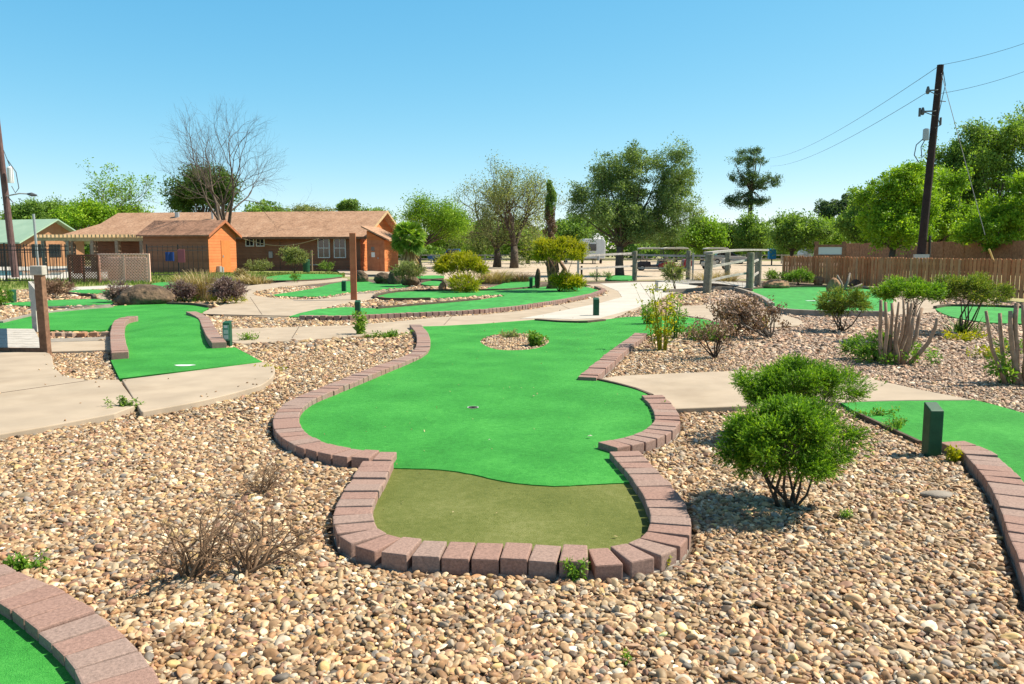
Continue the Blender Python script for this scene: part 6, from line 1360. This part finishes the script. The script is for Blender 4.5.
# white travel trailer seen end on
b = G(594, 264, -.06); X, Y = b.x, b.y; t = thing('travel_trailer', (X, Y, -.06), 'white travel trailer with a dark window behind the yellow shrub', 'travel trailer')
mb = MB(); prof = [(-1.25, .55), (1.25, .55), (1.3, .9), (1.3, 2.55), (1.1, 2.85), (-1.1, 2.85), (-1.3, 2.55), (-1.3, .9)]; mb.extrude_poly([(X + u, Y, z) for u, z in prof], (0, 6, 0)); bd = obj('body', mb, 'white', t, bevel=.08)
mb = MB(); mb.box((X - .2, Y - .02, 1.85), (.9, .05, .8)); obj('window', mb, 'glass', t, bevel=.02); mb = MB(); mb.box((X, Y - .02, .95), (2.3, .04, .25)); obj('stripe', mb, 'metal', t)
mb = MB(); mb.quadbox((X, Y, .45), (X, Y - 1.2, .4), .1, .1); mb.tube([(X, Y - 1.1, -.06), (X, Y - 1.1, .4)], .05, 6); obj('tow_bar', mb, 'black', t); mb = MB(); mb.tube([(X + .45, Y - .5, .35), (X + .45, Y - .5, .9)], .16, 10); obj('gas_bottle', mb, 'metal', t)
for k in (-1, 1): wheel(t, X + k * 1.1, Y + 3, .3, .36, .25, (1, 0, 0))
# motorhome
b = G(818, 262, -.06); X, Y = b.x, b.y; t = thing('motorhome', (X, Y, -.06), 'white motorhome with a raked windscreen behind the picket fence', 'motorhome')
mb = MB(); prof = [(-2.3, .5), (6, .5), (6, 2.7), (-1.6, 2.7), (-1.9, 2.5), (-2.4, 1.3), (-2.5, .9)]; mb.extrude_poly([(X + u, Y - 1.2, z) for u, z in prof], (0, 2.4, 0)); obj('body', mb, 'white', t, bevel=.06)
mb = MB(); mb.extrude_poly([(X + u, Y - 1.23, z) for u, z in [(-2.15, 1.35), (-1.75, 2.3), (-1.0, 2.3), (-1.0, 1.35)]], (0, .02, 0)); obj('cab_window', mb, 'glass', t)
for u in (.2, 2.2, 4.2): mb = MB(); mb.box((X + u, Y - 1.22, 1.85), (1.3, .04, .6)); obj('side_window', mb, 'glass', t)
mb = MB(); mb.box((X + 1.9, Y - 1.22, 1.15), (7.6, .03, .12)); obj('stripe', mb, 'metal', t); mb = MB(); mb.box((X + 1.5, Y, 2.85), (1.1, .9, .28)); obj('roof_unit', mb, 'cream', t, bevel=.04)
for u in (-1.3, 4.2):
    for k in (-1, 1): wheel(t, X + u, Y + k * 1.0, .35, .42, .28)
# small grey car far behind the bridge
b = G(727, 264, -.06); X, Y = b.x, b.y; t = thing('parked_car', (X, Y, -.06), 'small silver car parked far behind the curved bridge handrail', 'car')
mb = MB(); prof = [(-2.1, .3), (2.1, .3), (2.15, .7), (1.9, .85), (1.1, .92), (-1.7, .95), (-2.15, .85)]; mb.extrude_poly([(X + u, Y - .85, z - .06) for u, z in prof], (0, 1.7, 0)); obj('body', mb, plain('silver_paint', (.45, .42, .42), .3), t, bevel=.05)
mb = MB(); prof = [(-1.6, .9), (-1.1, 1.4), (.3, 1.42), (1.05, .9)]; mb.extrude_poly([(X + u, Y - .72, z - .06) for u, z in prof], (0, 1.44, 0)); obj('cabin', mb, 'glass', t, bevel=.05)
for u in (-1.35, 1.35):
    for k in (-1, 1): wheel(t, X + u, Y + k * .78, .25, .31, .2)
# blue bin by the tree
b = G(771.5, 265, -.06); t = thing('litter_bin', (b.x, b.y, -.06), 'bright blue bin on a post left of the picket fence end', 'bin'); mb = MB(); mb.box((b.x, b.y, 1.05), (.75, .6, .95)); obj('body', mb, 'blue_bin', t, bevel=.04); mb = MB(); mb.extrude_poly([(b.x - .42, b.y - .34, 1.53), (b.x + .42, b.y - .34, 1.53), (b.x + .42, b.y + .34, 1.62), (b.x - .42, b.y + .34, 1.62)], (0, 0, .07)); obj('lid', mb, 'blue_bin', t); mb = MB(); mb.box((b.x, b.y, .28), (.12, .12, .7)); obj('post', mb, 'black', t)
# wooden posts-and-rail fence across the far park
t = thing('post_and_rail_fence', (-16, 95, -.06), 'low grey post and rail fence across the park behind the trees', 'fence'); 
for k in range(18): mb = MB(); mb.box((-16 + k * 3.2, 95, .5), (.14, .14, 1.15)); obj('post', mb, 'wood_grey', t)
for z in (.5, .95): mb = MB(); mb.box((-16 + 27.2, 95.1, z), (54.4, .05, .12)); obj('rail', mb, 'wood_grey', t)
